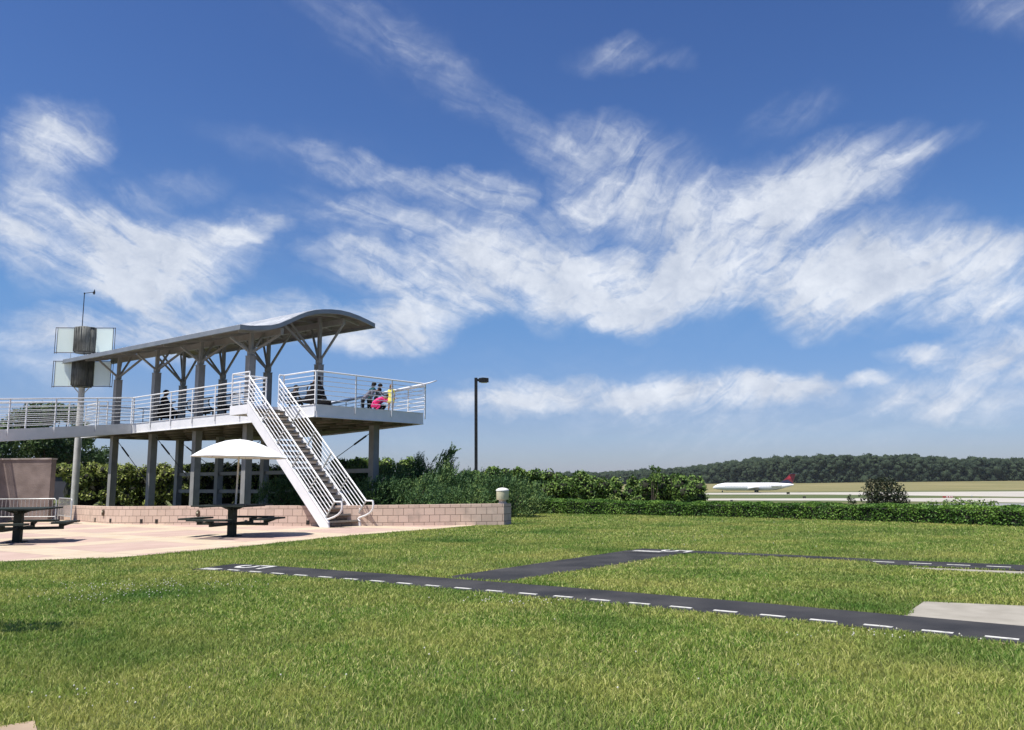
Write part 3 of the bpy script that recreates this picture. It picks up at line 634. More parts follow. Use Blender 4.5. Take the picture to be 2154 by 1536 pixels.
for px in (201, 233, 298, 330, 426, 518, 561, 648):
    p, n_ = on_wall(wall_at_px(px)); d = Vector((n_.y, -n_.x, 0)); p = Vector((p.x, p.y, 0))
    MB().box(p-n_*.003+UP*.115, (.10, .012, .12), (d, n_, UP)).build('weep_hole', M['dark'], wroot, ro)
for i, px in enumerate((218, 417)):
    p, n_ = on_wall(wall_at_px(px)); p = Vector((p.x, p.y, 0)); d = Vector((n_.y, -n_.x, 0)); z = .36
    o = empty('wall_light', p-n_*.01+UP*z); tag(o, ['oval bronze wall light on the block wall left of the picnic table umbrella', 'oval bronze wall light on the block wall just above the picnic bench'][i], 'wall light', 'oval lights on the block wall')
    mb = MB()
    ring = lambda r, y: [p-n_*y+UP*z+d*(.07*r*math.cos(2*math.pi*k/16))+UP*(.11*r*math.sin(2*math.pi*k/16)) for k in range(16)]
    A_, B_ = ring(1, .0), ring(.82, .05); mb.add(A_+B_, [(k, (k+1) % 16, 16+(k+1) % 16, 16+k) for k in range(16)]+[tuple(range(16, 32))]); mb.build('housing', M['bronze'], o, o.location)
    mb = MB(); A_ = [p-n_*.054+UP*(z+.03)+d*(.03*math.cos(2*math.pi*k/12))+UP*(.03*math.sin(2*math.pi*k/12)) for k in range(12)]; mb.prism(A_, -n_*.006); mb.build('lens', M['lens'], o, o.location)
# bollard lamp on the wall end
bl = Vector((-.31, 24.14, .622)); o = empty('pier_lamp', bl); tag(o, 'squat cream drum lamp with domed cap on the right end of the block wall', 'lamp')
MB().lathe(bl, [(.13, 0), (.13, .02), (.115, .03), (.10, .07), (.11, .10), (.14, .115)], 24).build('base', M['concrete'], o, bl, 40)
MB().lathe(bl, [(.175, .116), (.182, .13), (.182, .36), (.175, .365)], 28).build('shade', M['lens'], o, bl, 40)
MB().lathe(bl, [(.19, .366), (.195, .385), (.185, .41), (.14, .44), (.08, .458), (.01, .465)], 28).build('cap', M['cap'], o, bl, 40)
# tall rendered wall on the left
M['render'] = mat('weathered_panel', (.27, .215, .19), (.15, .115, .10), .95, 1.8, bump=.4, bscale=25, lo=.3, hi=.7)
p0 = aty(96, 1095, 28.0); tw = empty('panel_wall', (p0.x, p0.y, 0)); tag(tw, 'tall weathered brown concrete panel wall at the left end of the plaza', 'wall')
mb = MB(); mb.box((p0.x-1.9, p0.y+.25, 1.07), (3.8, .3, 2.14)); mb.build('panel', M['render'], tw, tw.location)
mb = MB(); mb.box((p0.x-1.9, p0.y+.25, 2.165), (3.84, .36, .05)); mb.build('coping', mat('stone_coping', (.42, .37, .33), (.25, .21, .18), .9, 4), tw, tw.location)
# steel barriers
def barrier(p, q, label, H=.80, n=None):
    p = Vector((*p, PZ)); q = Vector((*q, PZ)); d = (q-p); L_ = d.length; d.normalize(); n = n or int(L_/.13); o = empty('steel_barrier', p); tag(o, label, 'barrier', 'steel barriers by the panel wall')
    MB().tube([p+UP*.02, p+UP*(H-.06), p+UP*H+d*.06, q+UP*H-d*.06, q+UP*(H-.06), q+UP*.02], .02, 8).build('frame', M['galv'], o, p, 50)
    MB().tube([p+UP*.22+d*.02, q+UP*.22-d*.02], .014, 6).build('lower_rail', M['galv'], o, p)
    for k in range(1, n): v = p+d*(L_*k/n); MB().tube([v+UP*.235, v+UP*(H-.022)], .008, 5).build('bar', M['galv'], o, p)
    for e_ in (p, q): MB().box(e_+UP*.012, (.05, .5, .02), (d, d.cross(UP), UP)).build('foot', M['galv'], o, p)
b0 = aty(53, 1080, 27.2); b1 = aty(117, 1080, 27.0); b2 = aty(150, 1080, 26.6); b3 = aty(122, 1080, 28.2)
barrier((b0.x-1.3, b0.y), (b1.x, b1.y), 'long galvanised steel barrier in front of the brown panel wall')
barrier((b3.x, b3.y), (b2.x, b2.y), 'short galvanised steel barrier set at an angle before the block wall')
# ------------------------------------------------------------------ picnic tables
def make_table():
    o = empty('picnic_table'); m = M['greenplastic']
    mb = MB(); mb.box((0, 0, .36), (.16, .16, .70)); mb.box((0, 0, .012), (.34, .34, .02)); mb.build('pedestal', m, o)
    for k in range(4):
        an = k*math.pi/2; d = Vector((math.cos(an), math.sin(an), 0)); n_ = Vector((-d.y, d.x, 0)); mb = MB()
        mb.prism([d*.085+UP*.70-n_*.03, d*.085+UP*.62-n_*.03, d*.30+UP*.70-n_*.03], n_*.06); mb.build('gusset', m, o)
    mb = MB()
    for i in range(9): mb.box((0, -.608+i*.152, .735), (1.37, .143, .035))
    for x in (-.45, .45): mb.box((x, 0, .710), (.08, 1.30, .025))
    mb.build('tabletop', m, o)
    for k in range(4):
        an = k*math.pi/2; d = Vector((math.cos(an), math.sin(an), 0)); n_ = Vector((-d.y, d.x, 0)); mb = MB()
        mb.box(d*.50+UP*.30, (.86, .07, .06), (d, n_, UP)); mb.box(d*.88+UP*.345, (.08, .08, .07), (d, n_, UP))
        mb.prism([d*.92+UP*.33-n_*.03, d*.80+UP*.40-n_*.03, d*1.14+UP*.40-n_*.03], n_*.06); mb.build('seat_arm', m, o)
        mb = MB()
        for j in (-1, 0, 1): mb.box(d*(.97+j*.105)+UP*.425, (.098, 1.0, .04), (d, n_, UP))
        mb.build('seat', m, o)
    return o
def copy_tree(o):
    c = o.copy(); COL.objects.link(c)
    for ch in o.children:
        d = ch.copy(); COL.objects.link(d); d.parent = c
        for g in ch.children: e = g.copy(); COL.objects.link(e); e.parent = d
    return c
tb = make_table(); tb.location = (-6.75, 19.74, PZ); tb.rotation_euler.z = R(-12)
tag(tb, 'dark green pedestal picnic table with four bench seats under the white umbrella', 'picnic table', 'pedestal picnic tables')
t2 = copy_tree(tb); t2.location = (-11.05, 18.35, PZ); t2.rotation_euler.z = R(12); t2['label'] = 'dark picnic table cut off by the left edge, without an umbrella'
def make_umbrella():
    o = empty('patio_umbrella')
    MB().tube([(0, 0, .76), (0, 0, 2.28)], .021, 10).build('pole', mat('umbrella_pole', (.62, .57, .47), None, .5), o)
    NR_ = 8; rows = 10; vs = []; fs = []; Rr = 1.13; Hh = .43
    for i in range(rows+1):
        u = i/rows
        for k in range(NR_*4):
            a = 2*math.pi*k/(NR_*4); c_ = (k % 4)/4.0; sc = 1-.06*math.sin(math.pi*c_)*u; r = Rr*u*sc
            z = 1.89+Hh*(1-u**1.75)+.012*math.sin(math.pi*c_)*u
            vs.append((r*math.cos(a), r*math.sin(a), z))
    n = NR_*4
    for i in range(rows):
        for k in range(n): fs.append((i*n+k, i*n+(k+1) % n, (i+1)*n+(k+1) % n, (i+1)*n+k))
    b = len(vs)
    for k in range(n): v = vs[rows*n+k]; c_ = (k % 4)/4.0; vs.append((v[0]*1.002, v[1]*1.002, v[2]-.018-.008*math.sin(math.pi*c_)))
    for k in range(n): fs.append((rows*n+k, rows*n+(k+1) % n, b+(k+1) % n, b+k))
    mb = MB(); mb.v = vs; mb.f = fs; mb.mi = [0]*len(fs); c = mb.build('canopy', M['canvas'], o, None, 30)
    sm = c.modifiers.new('thick', 'SOLIDIFY'); sm.thickness = .004; sm.offset = -1
    for k in range(8):
        a = 2*math.pi*k/8; pts = [(Rr*u*math.cos(a), Rr*u*math.sin(a), 1.89+Hh*(1-u**1.75)-.02) for u in (.06, .3, .55, .8, .98)]
        MB().tube(pts, .006, 5).build('rib', M['galv'], o)
    MB().lathe((0, 0, 2.315), [(.02, 0), (.02, .008), (.008, .014), (.002, .018)], 10).build('finial', M['cap'], o)
    return o
um = make_umbrella(); um.location = (-6.71, 19.76, PZ); um.rotation_euler = (0, R(1.5), R(10)); tag(um, 'white domed umbrella rising through the picnic table', 'umbrella')
# ------------------------------------------------------------------ tall lamp post
lb = aty(1001.5, 1000, 56.0); lz = float(gz(lb.x, 56.0)); tp = aty(1001.5, 795, 56.0).z
o = empty('lamp_post', (lb.x, 56, lz)); tag(o, 'tall black square lamp post with a box head above the shrubs', 'lamp post')
MB().box((lb.x, 56, (lz+tp)/2), (.21, .21, tp-lz)).build('pole', M['black'], o, o.location)
mb = MB(); hx = lb.x+.2; mb.box((hx-.03, 56, tp-.16), (.16, .10, .16)); mb.prism([(hx, 55.8, tp-.30), (hx+.30, 55.8, tp-.34), (hx+.68, 55.8, tp-.30), (hx+.68, 55.8, tp-.04), (hx+.30, 55.8, tp+.0), (hx, 55.8, tp-.04)], (0, .4, 0)); mb.build('lamp_head', M['black'], o, o.location)
MB().box((hx+.36, 56, tp-.345), (.42, .30, .012)).build('lens', M['cap'], o, o.location)
# ------------------------------------------------------------------ wind turbine sculpture
TY = 37.0; tb0 = aty(165, 1064, TY); zt = lambda y: aty(176, y, TY).z; tx = (aty(176, 760, TY).x)
wt = empty('wind_turbine', (tx, TY, 0)); tag(wt, 'two-tier vertical-axis wind turbine with pale square panels on a mast', 'wind turbine')
MB().lathe((tx, TY, 0), [(.15, 0), (.15, 3.0), (.13, zt(822)), (.14, zt(816))], 12).build('mast', M['mast'], wt, wt.location, 40)
for (yt, yb, rot) in ((690, 742, 4), (760, 813, 4)):
    z1, z0 = zt(yt), zt(yb); ca, sa = math.cos(R(rot)), math.sin(R(rot)); d = Vector((ca, sa, 0)); n_ = Vector((-sa, ca, 0)); c0 = Vector((tx, TY, 0))
    for s_ in (-1, 1):
        mb = MB(); x0, x1 = .50, 1.24
        mb.box(c0+d*s_*(x0+x1)/2+UP*(z0+z1)/2, (x1-x0, .015, z1-z0-.06), (d, n_, UP)); pn = mb.build('panel', M['glass'], wt, wt.location)
        mb = MB()
        for z in (z0, z1): mb.tube([c0+d*s_*.2+UP*z, c0+d*s_*1.34+UP*z], .018, 6)
        for x in (1.25, 1.34): mb.tube([c0+d*s_*x+UP*(z0-.05), c0+d*s_*x+UP*(z1+.02)], .014, 6)
        mb.build('panel_frame', M['cable'], wt, wt.location)
    # curved scoops round the shaft
    for s_, (cx_, cy_) in ((1, (-.17, -.12)), (-1, (.17, .12)), (2, (-.05, .2)), (3, (.06, -.22))):
        mb = MB(); vs = []; n = 14; rr = .25; a0 = {1: R(100), -1: R(-80), 2: R(10), 3: R(190)}[s_]
        for i in range(n+1):
            a = a0+math.pi*i/n
            for z in (z0+.02, z1-.0): vs.append((tx+cx_+rr*math.cos(a), TY+cy_+rr*math.sin(a), z))
        for i in range(0, n+1, 2): a = a0+math.pi*i/n; mb.tube([(tx+cx_+(rr+.012)*math.cos(a), TY+cy_+(rr+.012)*math.sin(a), z0+.03), (tx+cx_+(rr+.012)*math.cos(a), TY+cy_+(rr+.012)*math.sin(a), z1-.02)], .012, 4)
        mb.add(vs, [(2*i, 2*i+2, 2*i+3, 2*i+1) for i in range(n)]); sc_ = mb.build('scoop', M['scoop'], wt, wt.location, 60); sm = sc_.modifiers.new('t', 'SOLIDIFY'); sm.thickness = .012
    mb = MB(); mb.lathe((tx, TY, z0-.03), [(.42, 0), (.42, .025)], 20); mb.build('end_plate', M['scoop'], wt, wt.location); MB().lathe((tx, TY, z1), [(.36, 0), (.36, .02)], 20, 0, 1.2, .5).build('end_plate', M['scoop'], wt, wt.location)
MB().tube([(tx, TY, zt(816)), (tx, TY, zt(688)), (tx-.18, TY, zt(686)), (tx-.18, TY, zt(617))], .02, 6).build('shaft', M['cable'], wt, wt.location)
for s_ in (-1, 1): MB().tube([(tx+s_*.10, TY, zt(828)), (tx+s_*.36, TY, zt(815))], .022, 6).build('bracket', M['mast'], wt, wt.location)
for x in (-.62, .34): MB().tube([(tx+x, TY, zt(814)), (tx+x, TY, zt(690))], .012, 5).build('tie_rod', M['galv'], wt, wt.location)
za = zt(615); mb = MB(); mb.tube([(tx-.18, TY, za-.05), (tx+.22, TY, za)], .014, 6); mb.lathe((tx-.18, TY, za-.09), [(.03, 0), (.03, .07)], 8)
mb.prism([(tx+.20, TY-.01, za-.05), (tx+.33, TY-.01, za-.05), (tx+.29, TY-.01, za+.14)], (0, .02, 0)); mb.lathe((tx+.27, TY, za-.10), [(.05, 0), (.035, .05)], 8); mb.build('weather_vane', M['black'], wt, wt.location)
# ------------------------------------------------------------------ benches on the deck
def make_bench():
    """three-seat mesh bench with curved high back, front towards +Y"""
    o = empty('mesh_bench'); m = M['mesh']
    seatc = [(.02, .86), (-.06, .83), (-.10, .72), (-.08, .58), (-.01, .46), (.10, .415), (.30, .43), (.46, .445), (.52, .42)]
    cv = [Vector((0, y, z)) for y, z in seatc]; cv = [Vector((0, p.y-.22, p.z)) for p in cv]
    for x in (-.84, -.28, .28, .84):
        MB().tube([p+Vector((x, 0, 0)) for p in cv], .026, 6).build('side_frame', M['black'], o)
    for k in range(3):
        mb = MB(); x0 = -.84+k*.56+.05; 
        for j in range(12):
            x = x0+.46*j/11; mb.tube([p+Vector((x, 0, 0)) for p in cv[1:-1]], .0065, 3)
        for i in (1, 3, 5, 7): mb.tube([cv[i]+Vector((x0, 0, 0)), cv[i]+Vector((x0+.46, 0, 0))], .010, 4)
        mb.build('mesh_seat', m, o)
    MB().tube([Vector((-.9, -.20, .865)), Vector((.9, -.20, .865))], .03, 8).build('top_rail', M['black'], o)
    MB().box((0, .02, .36), (1.7, .08, .06)).build('beam', M['black'], o)
    for x in (-.62, .62):
        mb = MB(); mb.box((x, .02, .18), (.06, .06, .32)); mb.box((x, .04, .02), (.07, .60, .035)); mb.build('leg', M['black'], o)
    for x in (-.86, .86): MB().tube([Vector((x, -.18, .64)), Vector((x, .20, .66)), Vector((x, .24, .45))], .018, 5).build('armrest', M['black'], o)
    return o
bench = make_bench(); bang = TH - 0.0
BL = [(11.6, 1.15, 'first mesh bench from the walkway, with the seated man in dark clothes'), (8.9, 1.25, 'second mesh bench from the walkway, empty, behind the white railing'), (6.6, 1.15, 'empty mesh bench half hidden by the stair landing'), (2.7, 1.35, 'mesh bench at the stair head with two seated people in black')]
for i, (a, b, lab) in enumerate(BL):
    o = bench if i == 0 else copy_tree(bench); o.location = L(a, b, ZD); o.rotation_euler.z = math.atan2(E2.y, E2.x)-math.pi/2; tag(o, lab, 'bench', 'mesh benches on the viewing deck')
# dark information lectern by the walkway, and the bag
p = L(12.7, 3.3, ZD); o = empty('information_stand', p); tag(o, 'dark flat information stand on the deck near the walkway', 'information stand'); MB().box(p+UP*.72, (.75, .4, .22), AX).build('panel', M['black'], o, p)
for s_ in (-1, 1): MB().box(p+E1*.3*s_+UP*.31, (.05, .05, .6), AX).build('leg', M['black'], o, p)
p = L(.95, 1.05, ZD); o = empty('duffel_bag', p); tag(o, 'black rounded duffel bag on the deck floor beside the corner column', 'bag')
mb = MB(); mb.lathe((0, 0, 0), [(.02, -.25), (.11, -.24), (.135, -.20), (.14, 0), (.135, .20), (.11, .24), (.02, .25)], 14)
mb.v = [tuple(p+Vector((v[2], v[1]*.9, v[0]+.14))) for v in mb.v]; mb.build('bag_body', M['bagcloth'], o, p, 40); MB().tube([p+Vector((-.12, 0, .26)), p+Vector((-.06, 0, .33)), p+Vector((.06, 0, .33)), p+Vector((.12, 0, .26))], .012, 5).build('handle', M['mesh'], o, p)
# ------------------------------------------------------------------ people
def skinmat(name, c, r=.7): return mat(name, c, tuple(v*.85 for v in c), r, 14, spec=.12)
M['skin_l'] = skinmat('light_skin', (.52, .33, .24), .5); M['skin_d'] = skinmat('brown_skin', (.16, .09, .06), .5)
CLO = {'black': (.007, .007, .009), 'teal': (.015, .07, .085), 'grey': (.17, .17, .21), 'pink': (.78, .05, .22), 'yellow': (.74, .66, .16), 'navy': (.010, .011, .024), 'magenta': (.35, .02, .12), 'denim': (.05, .07, .12)}
CM = {k: skinmat('cloth_'+k, v, .85) for k, v in CLO.items()}
M['hair_dark'] = skinmat('dark_hair', (.012, .010, .010), .6); M['hair_brown'] = skinmat('fair_brown_hair', (.16, .09, .045), .6)
def person(label, loc, rz_, J, top, low, skin, hair, H=1.7, extra=None, hairlen=.0, sleeves='long', bare_legs=False, group=None):
    """J: joints (pelvis, chest, neck, head, then per side shoulder, elbow, hand, hip, knee, ankle) in units of the standing height"""
    o = empty('person', loc, rz_); tag(o, label, 'person', group)
    j = {k: Vector(v)*H for k, v in J.items()}
    vs, es, rad, seg = [], [], [], []
    def add(p, r): vs.append(tuple(p)); rad.append(r*H); return len(vs)-1
    pel = add(j['pelvis'], .078); bel = add(j['pelvis'].lerp(j['chest'], .45), .070); che = add(j['chest'], .083); nk = add(j['neck'], .033)
    jaw = add(j['neck'].lerp(j['head'], .45), .036); hd = add(j['head'], .056); crown = add(j['head']+(j['head']-j['neck']).normalized()*.035*H, .046)
    es += [(pel, bel), (bel, che), (che, nk), (nk, jaw), (jaw, hd), (hd, crown)]
    fwd = Vector(J.get('face', (0, 1, 0))).normalized(); nose = add(j['head']+fwd*.066*H-Vector((0, 0, .012*H)), .009); es.append((hd, nose))
    for sd_ in ('L', 'R'):
        sh = add(j['sh'+sd_], .036); elb = add(j['el'+sd_], .024); wr = add(j['el'+sd_].lerp(j['ha'+sd_], .88), .016); pa = add(j['ha'+sd_], .021)
        fd = (j['ha'+sd_]-j['el'+sd_]).normalized(); es += [(che, sh), (sh, elb), (elb, wr), (wr, pa)]
        sidev = fd.cross(Vector((0, 0, 1))); sidev = sidev.normalized() if sidev.length > .1 else Vector((1, 0, 0))
        for q_, (o_, ln) in enumerate(((-.018, .040), (-.007, .048), (.006, .050), (.018, .040))):
            f1 = add(j['ha'+sd_]+sidev*o_*H*.8+fd*.02*H, .0062); f2 = add(j['ha'+sd_]+sidev*o_*H+fd*ln*H-Vector((0, 0, .008*H)), .0048); es += [(pa, f1), (f1, f2)]
        th = add(j['ha'+sd_]+sidev*(.030 if sd_ == 'L' else -.030)*H+fd*.012*H, .006); es.append((pa, th))
        hp = add(j['hip'+sd_], .056); kn = add(j['kn'+sd_], .036); an = add(j['an'+sd_], .023); es += [(pel, hp), (hp, kn), (kn, an)]
        ftd = Vector(J.get('foot', (0, 1, 0))); heel = add(j['an'+sd_]+Vector((0, 0, -.018*H)), .024); toe = add(j['an'+sd_]+ftd*.085*H+Vector((0, 0, -.025*H)), .018); es += [(an, heel), (heel, toe)]
    me = bpy.data.meshes.new('body'); me.from_pydata(vs, es, []); tmp = bpy.data.objects.new('tmp', me); COL.objects.link(tmp)
    sk = tmp.modifiers.new('skin', 'SKIN'); sk.use_smooth_shade = True; sb = tmp.modifiers.new('sub', 'SUBSURF'); sb.levels = 1
    for i, r in enumerate(rad): me.skin_vertices[0].data[i].radius = (r, r); 
    me.skin_vertices[0].data[0].use_root = True
    dg = bpy.context.evaluated_depsgraph_get(); bm_ = bpy.data.meshes.new_from_object(tmp.evaluated_get(dg)); bpy.data.objects.remove(tmp)
    bm_.name = 'body'; bm_.materials.clear()
    for m_ in (skin, top, low, M['black']): bm_.materials.append(m_)
    segs = [(j['pelvis'], j['chest'], 1), (j['chest'], j['neck'].lerp(j['chest'], .3), 1), (j['neck'], j['head'], 0)]
    for sd_ in ('L', 'R'):
        segs += [(j['sh'+sd_], j['el'+sd_], 1), (j['el'+sd_], j['ha'+sd_].lerp(j['el'+sd_], .25 if sleeves == 'long' else .95), 1 if sleeves == 'long' else 0), (j['ha'+sd_].lerp(j['el'+sd_], .2), j['ha'+sd_], 0),
                 (j['hip'+sd_], j['kn'+sd_], 0 if bare_legs else 2), (j['kn'+sd_], j['an'+sd_], 0 if bare_legs else 2), (j['an'+sd_]-Vector((0, 0, .02*H)), j['an'+sd_]+Vector((0, .1*H, -.03*H)), 3)]
    def dseg(p, a, b): ab = b-a; t_ = max(0, min(1, (p-a).dot(ab)/max(ab.length_squared, 1e-9))); return (p-(a+ab*t_)).length
    for pl in bm_.polygons:
        c_ = pl.center; pl.material_index = min(segs, key=lambda s_: dseg(c_, s_[0], s_[1]))[2]; pl.use_smooth = True
    b_o = bpy.data.objects.new('body', bm_); COL.objects.link(b_o); b_o.parent = o
    # hair: a cap over the skull, longer at the back
    hc = j['head']+(j['head']-j['neck']).normalized()*.012*H; mb = MB(); R_ = .066*H; n1_, n2_ = 14, 9
    upv = (j['head']-j['neck']).normalized(); sx_ = upv.cross(fwd).normalized(); fw = sx_.cross(upv) if abs(upv.dot(fwd)) < .98 else Vector((0, 1, 0))
    vv = []
    for i in range(n2_+1):
        for k in range(n1_):
            a = 2*math.pi*k/n1_; back = .5-.5*math.sin(a); lim = R(68)+back*R(58); ph = lim*i/n2_; rr = R_*(1+.03*math.sin(k*2.3+i)); v = hc+upv*math.cos(ph)*rr*1.05+(sx_*math.cos(a)+fw*math.sin(a)*1.12)*math.sin(ph)*rr
            if i == n2_: v = v-upv*hairlen*H*back
            vv.append(v)
    mb.add(vv, [(i*n1_+k, i*n1_+(k+1) % n1_, (i+1)*n1_+(k+1) % n1_, (i+1)*n1_+k) for i in range(n2_) for k in range(n1_)]); h = mb.build('hair', hair, o, None, 80)
    if extra: extra(o, j, H)
    return o
def stand(lean=0.0, armf=.25, armz=.58, sp_=.10):
    y = lambda z: lean*max(0, z-.52)/.3
    J = dict(pelvis=(0, 0, .53), chest=(0, y(.75), .75), neck=(0, y(.85)+.0, .845), head=(0, y(.92)+.01, .925))
    for s_, k in ((-1, 'L'), (1, 'R')):
        J['sh'+k] = (s_*.105, y(.80), .80); J['el'+k] = (s_*.135, y(.7)+armf*.45, .66); J['ha'+k] = (s_*.09, y(.6)+armf, armz)
        J['hip'+k] = (s_*.052, 0, .49); J['kn'+k] = (s_*sp_*.65, .012, .275); J['an'+k] = (s_*sp_*.65, -.02, .045)
    return J
def sit(lean=.0, hd=0.0):
    J = dict(pelvis=(0, 0, .30), chest=(0, -.02+lean, .51), neck=(0, .0+lean, .605), head=(0, .03+lean+hd, .685))
    for s_, k in ((-1, 'L'), (1, 'R')):
        J['sh'+k] = (s_*.105, -.01+lean, .56); J['el'+k] = (s_*.13, .06+lean, .42); J['ha'+k] = (s_*.05, .20, .34)
        J['hip'+k] = (s_*.055, .03, .285); J['kn'+k] = (s_*.07, .26, .285); J['an'+k] = (s_*.07, .25, .045)
    return J
def crouch():
    J = dict(pelvis=(0, -.12, .22), chest=(0, .10, .40), neck=(0, .20, .43), head=(0, .28, .45), face=(0, 1, -.3))
    for s_, k in ((-1, 'L'), (1, 'R')):
        J['sh'+k] = (s_*.10, .13, .41); J['el'+k] = (s_*.12, .25, .33); J['ha'+k] = (s_*.06, .38, .40)
        J['hip'+k] = (s_*.06, -.10, .20); J['kn'+k] = (s_*.09, .12, .22); J['an'+k] = (s_*.08, -.05, .045)
    return J
FA = math.atan2(E2.y, E2.x)-math.pi/2          # facing the airfield
def bag_shape(name, m, mk):
    pass
def hood(o, j, H):
    mb = MB(); c_ = j['head']; pts = [(.0, .075), (.055, .055), (.078, .0), (.085, -.06), (.13, -.14), (.19, -.26), (.20, -.36)]
    mb.lathe(c_, [(max(r, .004)*H, z*H) for r, z in pts], 18, 0, 1.0, .85); mb.build('cloak', CM['black'], o, None, 80)
def robe(o, j, H):
    mb = MB(); mb.lathe(j['pelvis'], [(.09*H, .12*H), (.115*H, .02*H), (.15*H, -.06*H), (.17*H, -.16*H)], 18, 0, 1, 1.25); mb.build('coat', CM['black'], o, None, 80)
def dress(o, j, H):
    mb = MB(); c_ = Vector((0, 0, 0)); n = 20; vs = []; prof = [(.062, .82), (.082, .78), (.078, .66), (.085, .58), (.115, .48), (.135, .40), (.14, .37)]
    for i, (r, z) in enumerate(prof):
        for k in range(n): a = 2*math.pi*k/n; rr = r*H*(1+(.06*math.sin(a*6) if i > 3 else 0)); vs.append((rr*math.cos(a), rr*.8*math.sin(a), z*H))
    mb.add(vs, [(i*n+k, i*n+(k+1) % n, (i+1)*n+(k+1) % n, (i+1)*n+k) for i in range(len(prof)-1) for k in range(n)]); mb.build('dress', CM['yellow'], o, None, 80)
def cap_(o, j, H): pass
def shorts(o, j, H): pass
ps = {}
person('person in dark clothes seated on the first bench, seen from behind', L(12.0, 1.15, ZD+.0), FA, sit(.0, .0), CM['black'], CM['navy'], M['skin_d'], M['hair_dark'], 1.95, robe)
person('small person in black seated at the head of the stair', L(2.95, 1.25, ZD-.05), FA+R(10), sit(.03, .02), CM['black'], CM['black'], M['skin_d'], M['hair_dark'], 1.35)
person('person wrapped in a black hooded cloak seated by the corner column', L(1.75, 1.2, ZD), FA-R(15), sit(.02, .03), CM['black'], CM['black'], M['skin_d'], M['hair_dark'], 1.62, lambda o, j, H: (hood(o, j, H), robe(o, j, H)))
def at_deck(px, b): # where the bearing of a photo column crosses line b of the deck
    v = ray(px, 850); v = Vector((v.x, v.y, 0)); t_ = (b-((-O).dot(E2)))/v.dot(E2); p = v*t_; return Vector((p.x, p.y, ZD))
J_ = stand(.10, .22, .62); person('person in a dark teal shirt leaning on the far ledge with black trousers', at_deck(777, 4.55), FA-R(8), J_, CM['teal'], CM['black'], M['skin_d'], M['hair_dark'], 1.36, hairlen=.05)
J_ = stand(.10, .30, .60); person('person in a grey shirt beside the teal one, arms stretched along the ledge', at_deck(789, 4.9), FA-R(25), J_, CM['grey'], CM['black'], M['skin_l'], M['hair_dark'], 1.33)
J_ = stand(.30, .20, .50); J_['head'] = (0, .50, .83); J_['neck'] = (0, .42, .79); person('stooping person in a grey top and black trousers left of the teal shirt', at_deck(763, 4.15), FA-R(35), J_, CM['grey'], CM['black'], M['skin_d'], M['hair_dark'], 1.22)
person('crouching child in a bright pink jacket at the feet of the group', at_deck(791, 3.7), -math.pi/2+R(14), crouch(), CM['pink'], CM['pink'], M['skin_l'], M['hair_dark'], 1.35)
person('crouching person in magenta and black behind the pink jacket', at_deck(799, 4.3), -math.pi/2+R(40), crouch(), CM['magenta'], CM['black'], M['skin_l'], M['hair_dark'], 1.6)
J_ = stand(.01, .07, .42, .12); person('small fair-haired child standing in a yellow dress by the railing', at_deck(822, 4.05), FA+R(15), J_, CM['yellow'], M['skin_l'], M['skin_l'], M['hair_brown'], 1.06, dress, .10, 'short', True)
# ------------------------------------------------------------------ airliner
pc = Vector((123.0, 419.6, 0)); gzp = float(gz(pc.x, pc.y)); pdir = Vector((104.0-140.2, 430.3-410.3, 0)).normalized()
M['plane_white'] = mat('aircraft_white', (.82, .82, .82), (.76, .77, .78), .3, .2); M['plane_red'] = mat('tail_red', (.14, .010, .016), (.18, .012, .02), .35, .5); M['plane_navy'] = mat('tail_navy', (.015, .02, .06), None, .35, .5)
M['pane'] = mat('cockpit_glass', (.02, .025, .03), None, .15, 1)
pl = empty('airliner', (pc.x, pc.y, gzp+.1), math.atan2(pdir.y, pdir.x)); tag(pl, 'white twin-jet airliner with a red T-tail taxiing to the left on the runway', 'airliner')
# built nose towards +X, wheels on z = 0
fz = 2.85; rr = 1.86; st = [(20.6, .05, -.55), (20.2, .42, -.5), (19.2, .92, -.32), (17.8, 1.32, -.12), (16, 1.58, -.02), (14, rr, 0), (-8, rr, 0), (-12, 1.7, .12), (-15.5, 1.2, .42), (-18.5, .72, .72), (-20.4, .25, .9)]
vs = []; n = 20
for x, r, dz in st:
    for k in range(n): a = 2*math.pi*k/n; vs.append((x, r*math.cos(a), fz+dz+r*1.06*math.sin(a)))
fs = [(i*n+k, i*n+(k+1) % n, (i+1)*n+(k+1) % n, (i+1)*n+k) for i in range(len(st)-1) for k in range(n)]+[tuple(range(n)), tuple(range((len(st)-1)*n, len(st)*n))]
fu = MB().add(vs, fs).build('fuselage', M['plane_white'], pl, None, 40)
mb = MB(); mb.prism([(18.9, -.75, fz+.42), (18.2, -.98, fz+.78), (18.2, .98, fz+.78), (18.9, .75, fz+.42)], (-.25, 0, .18)); mb.build('cockpit_window', M['pane'], fu)
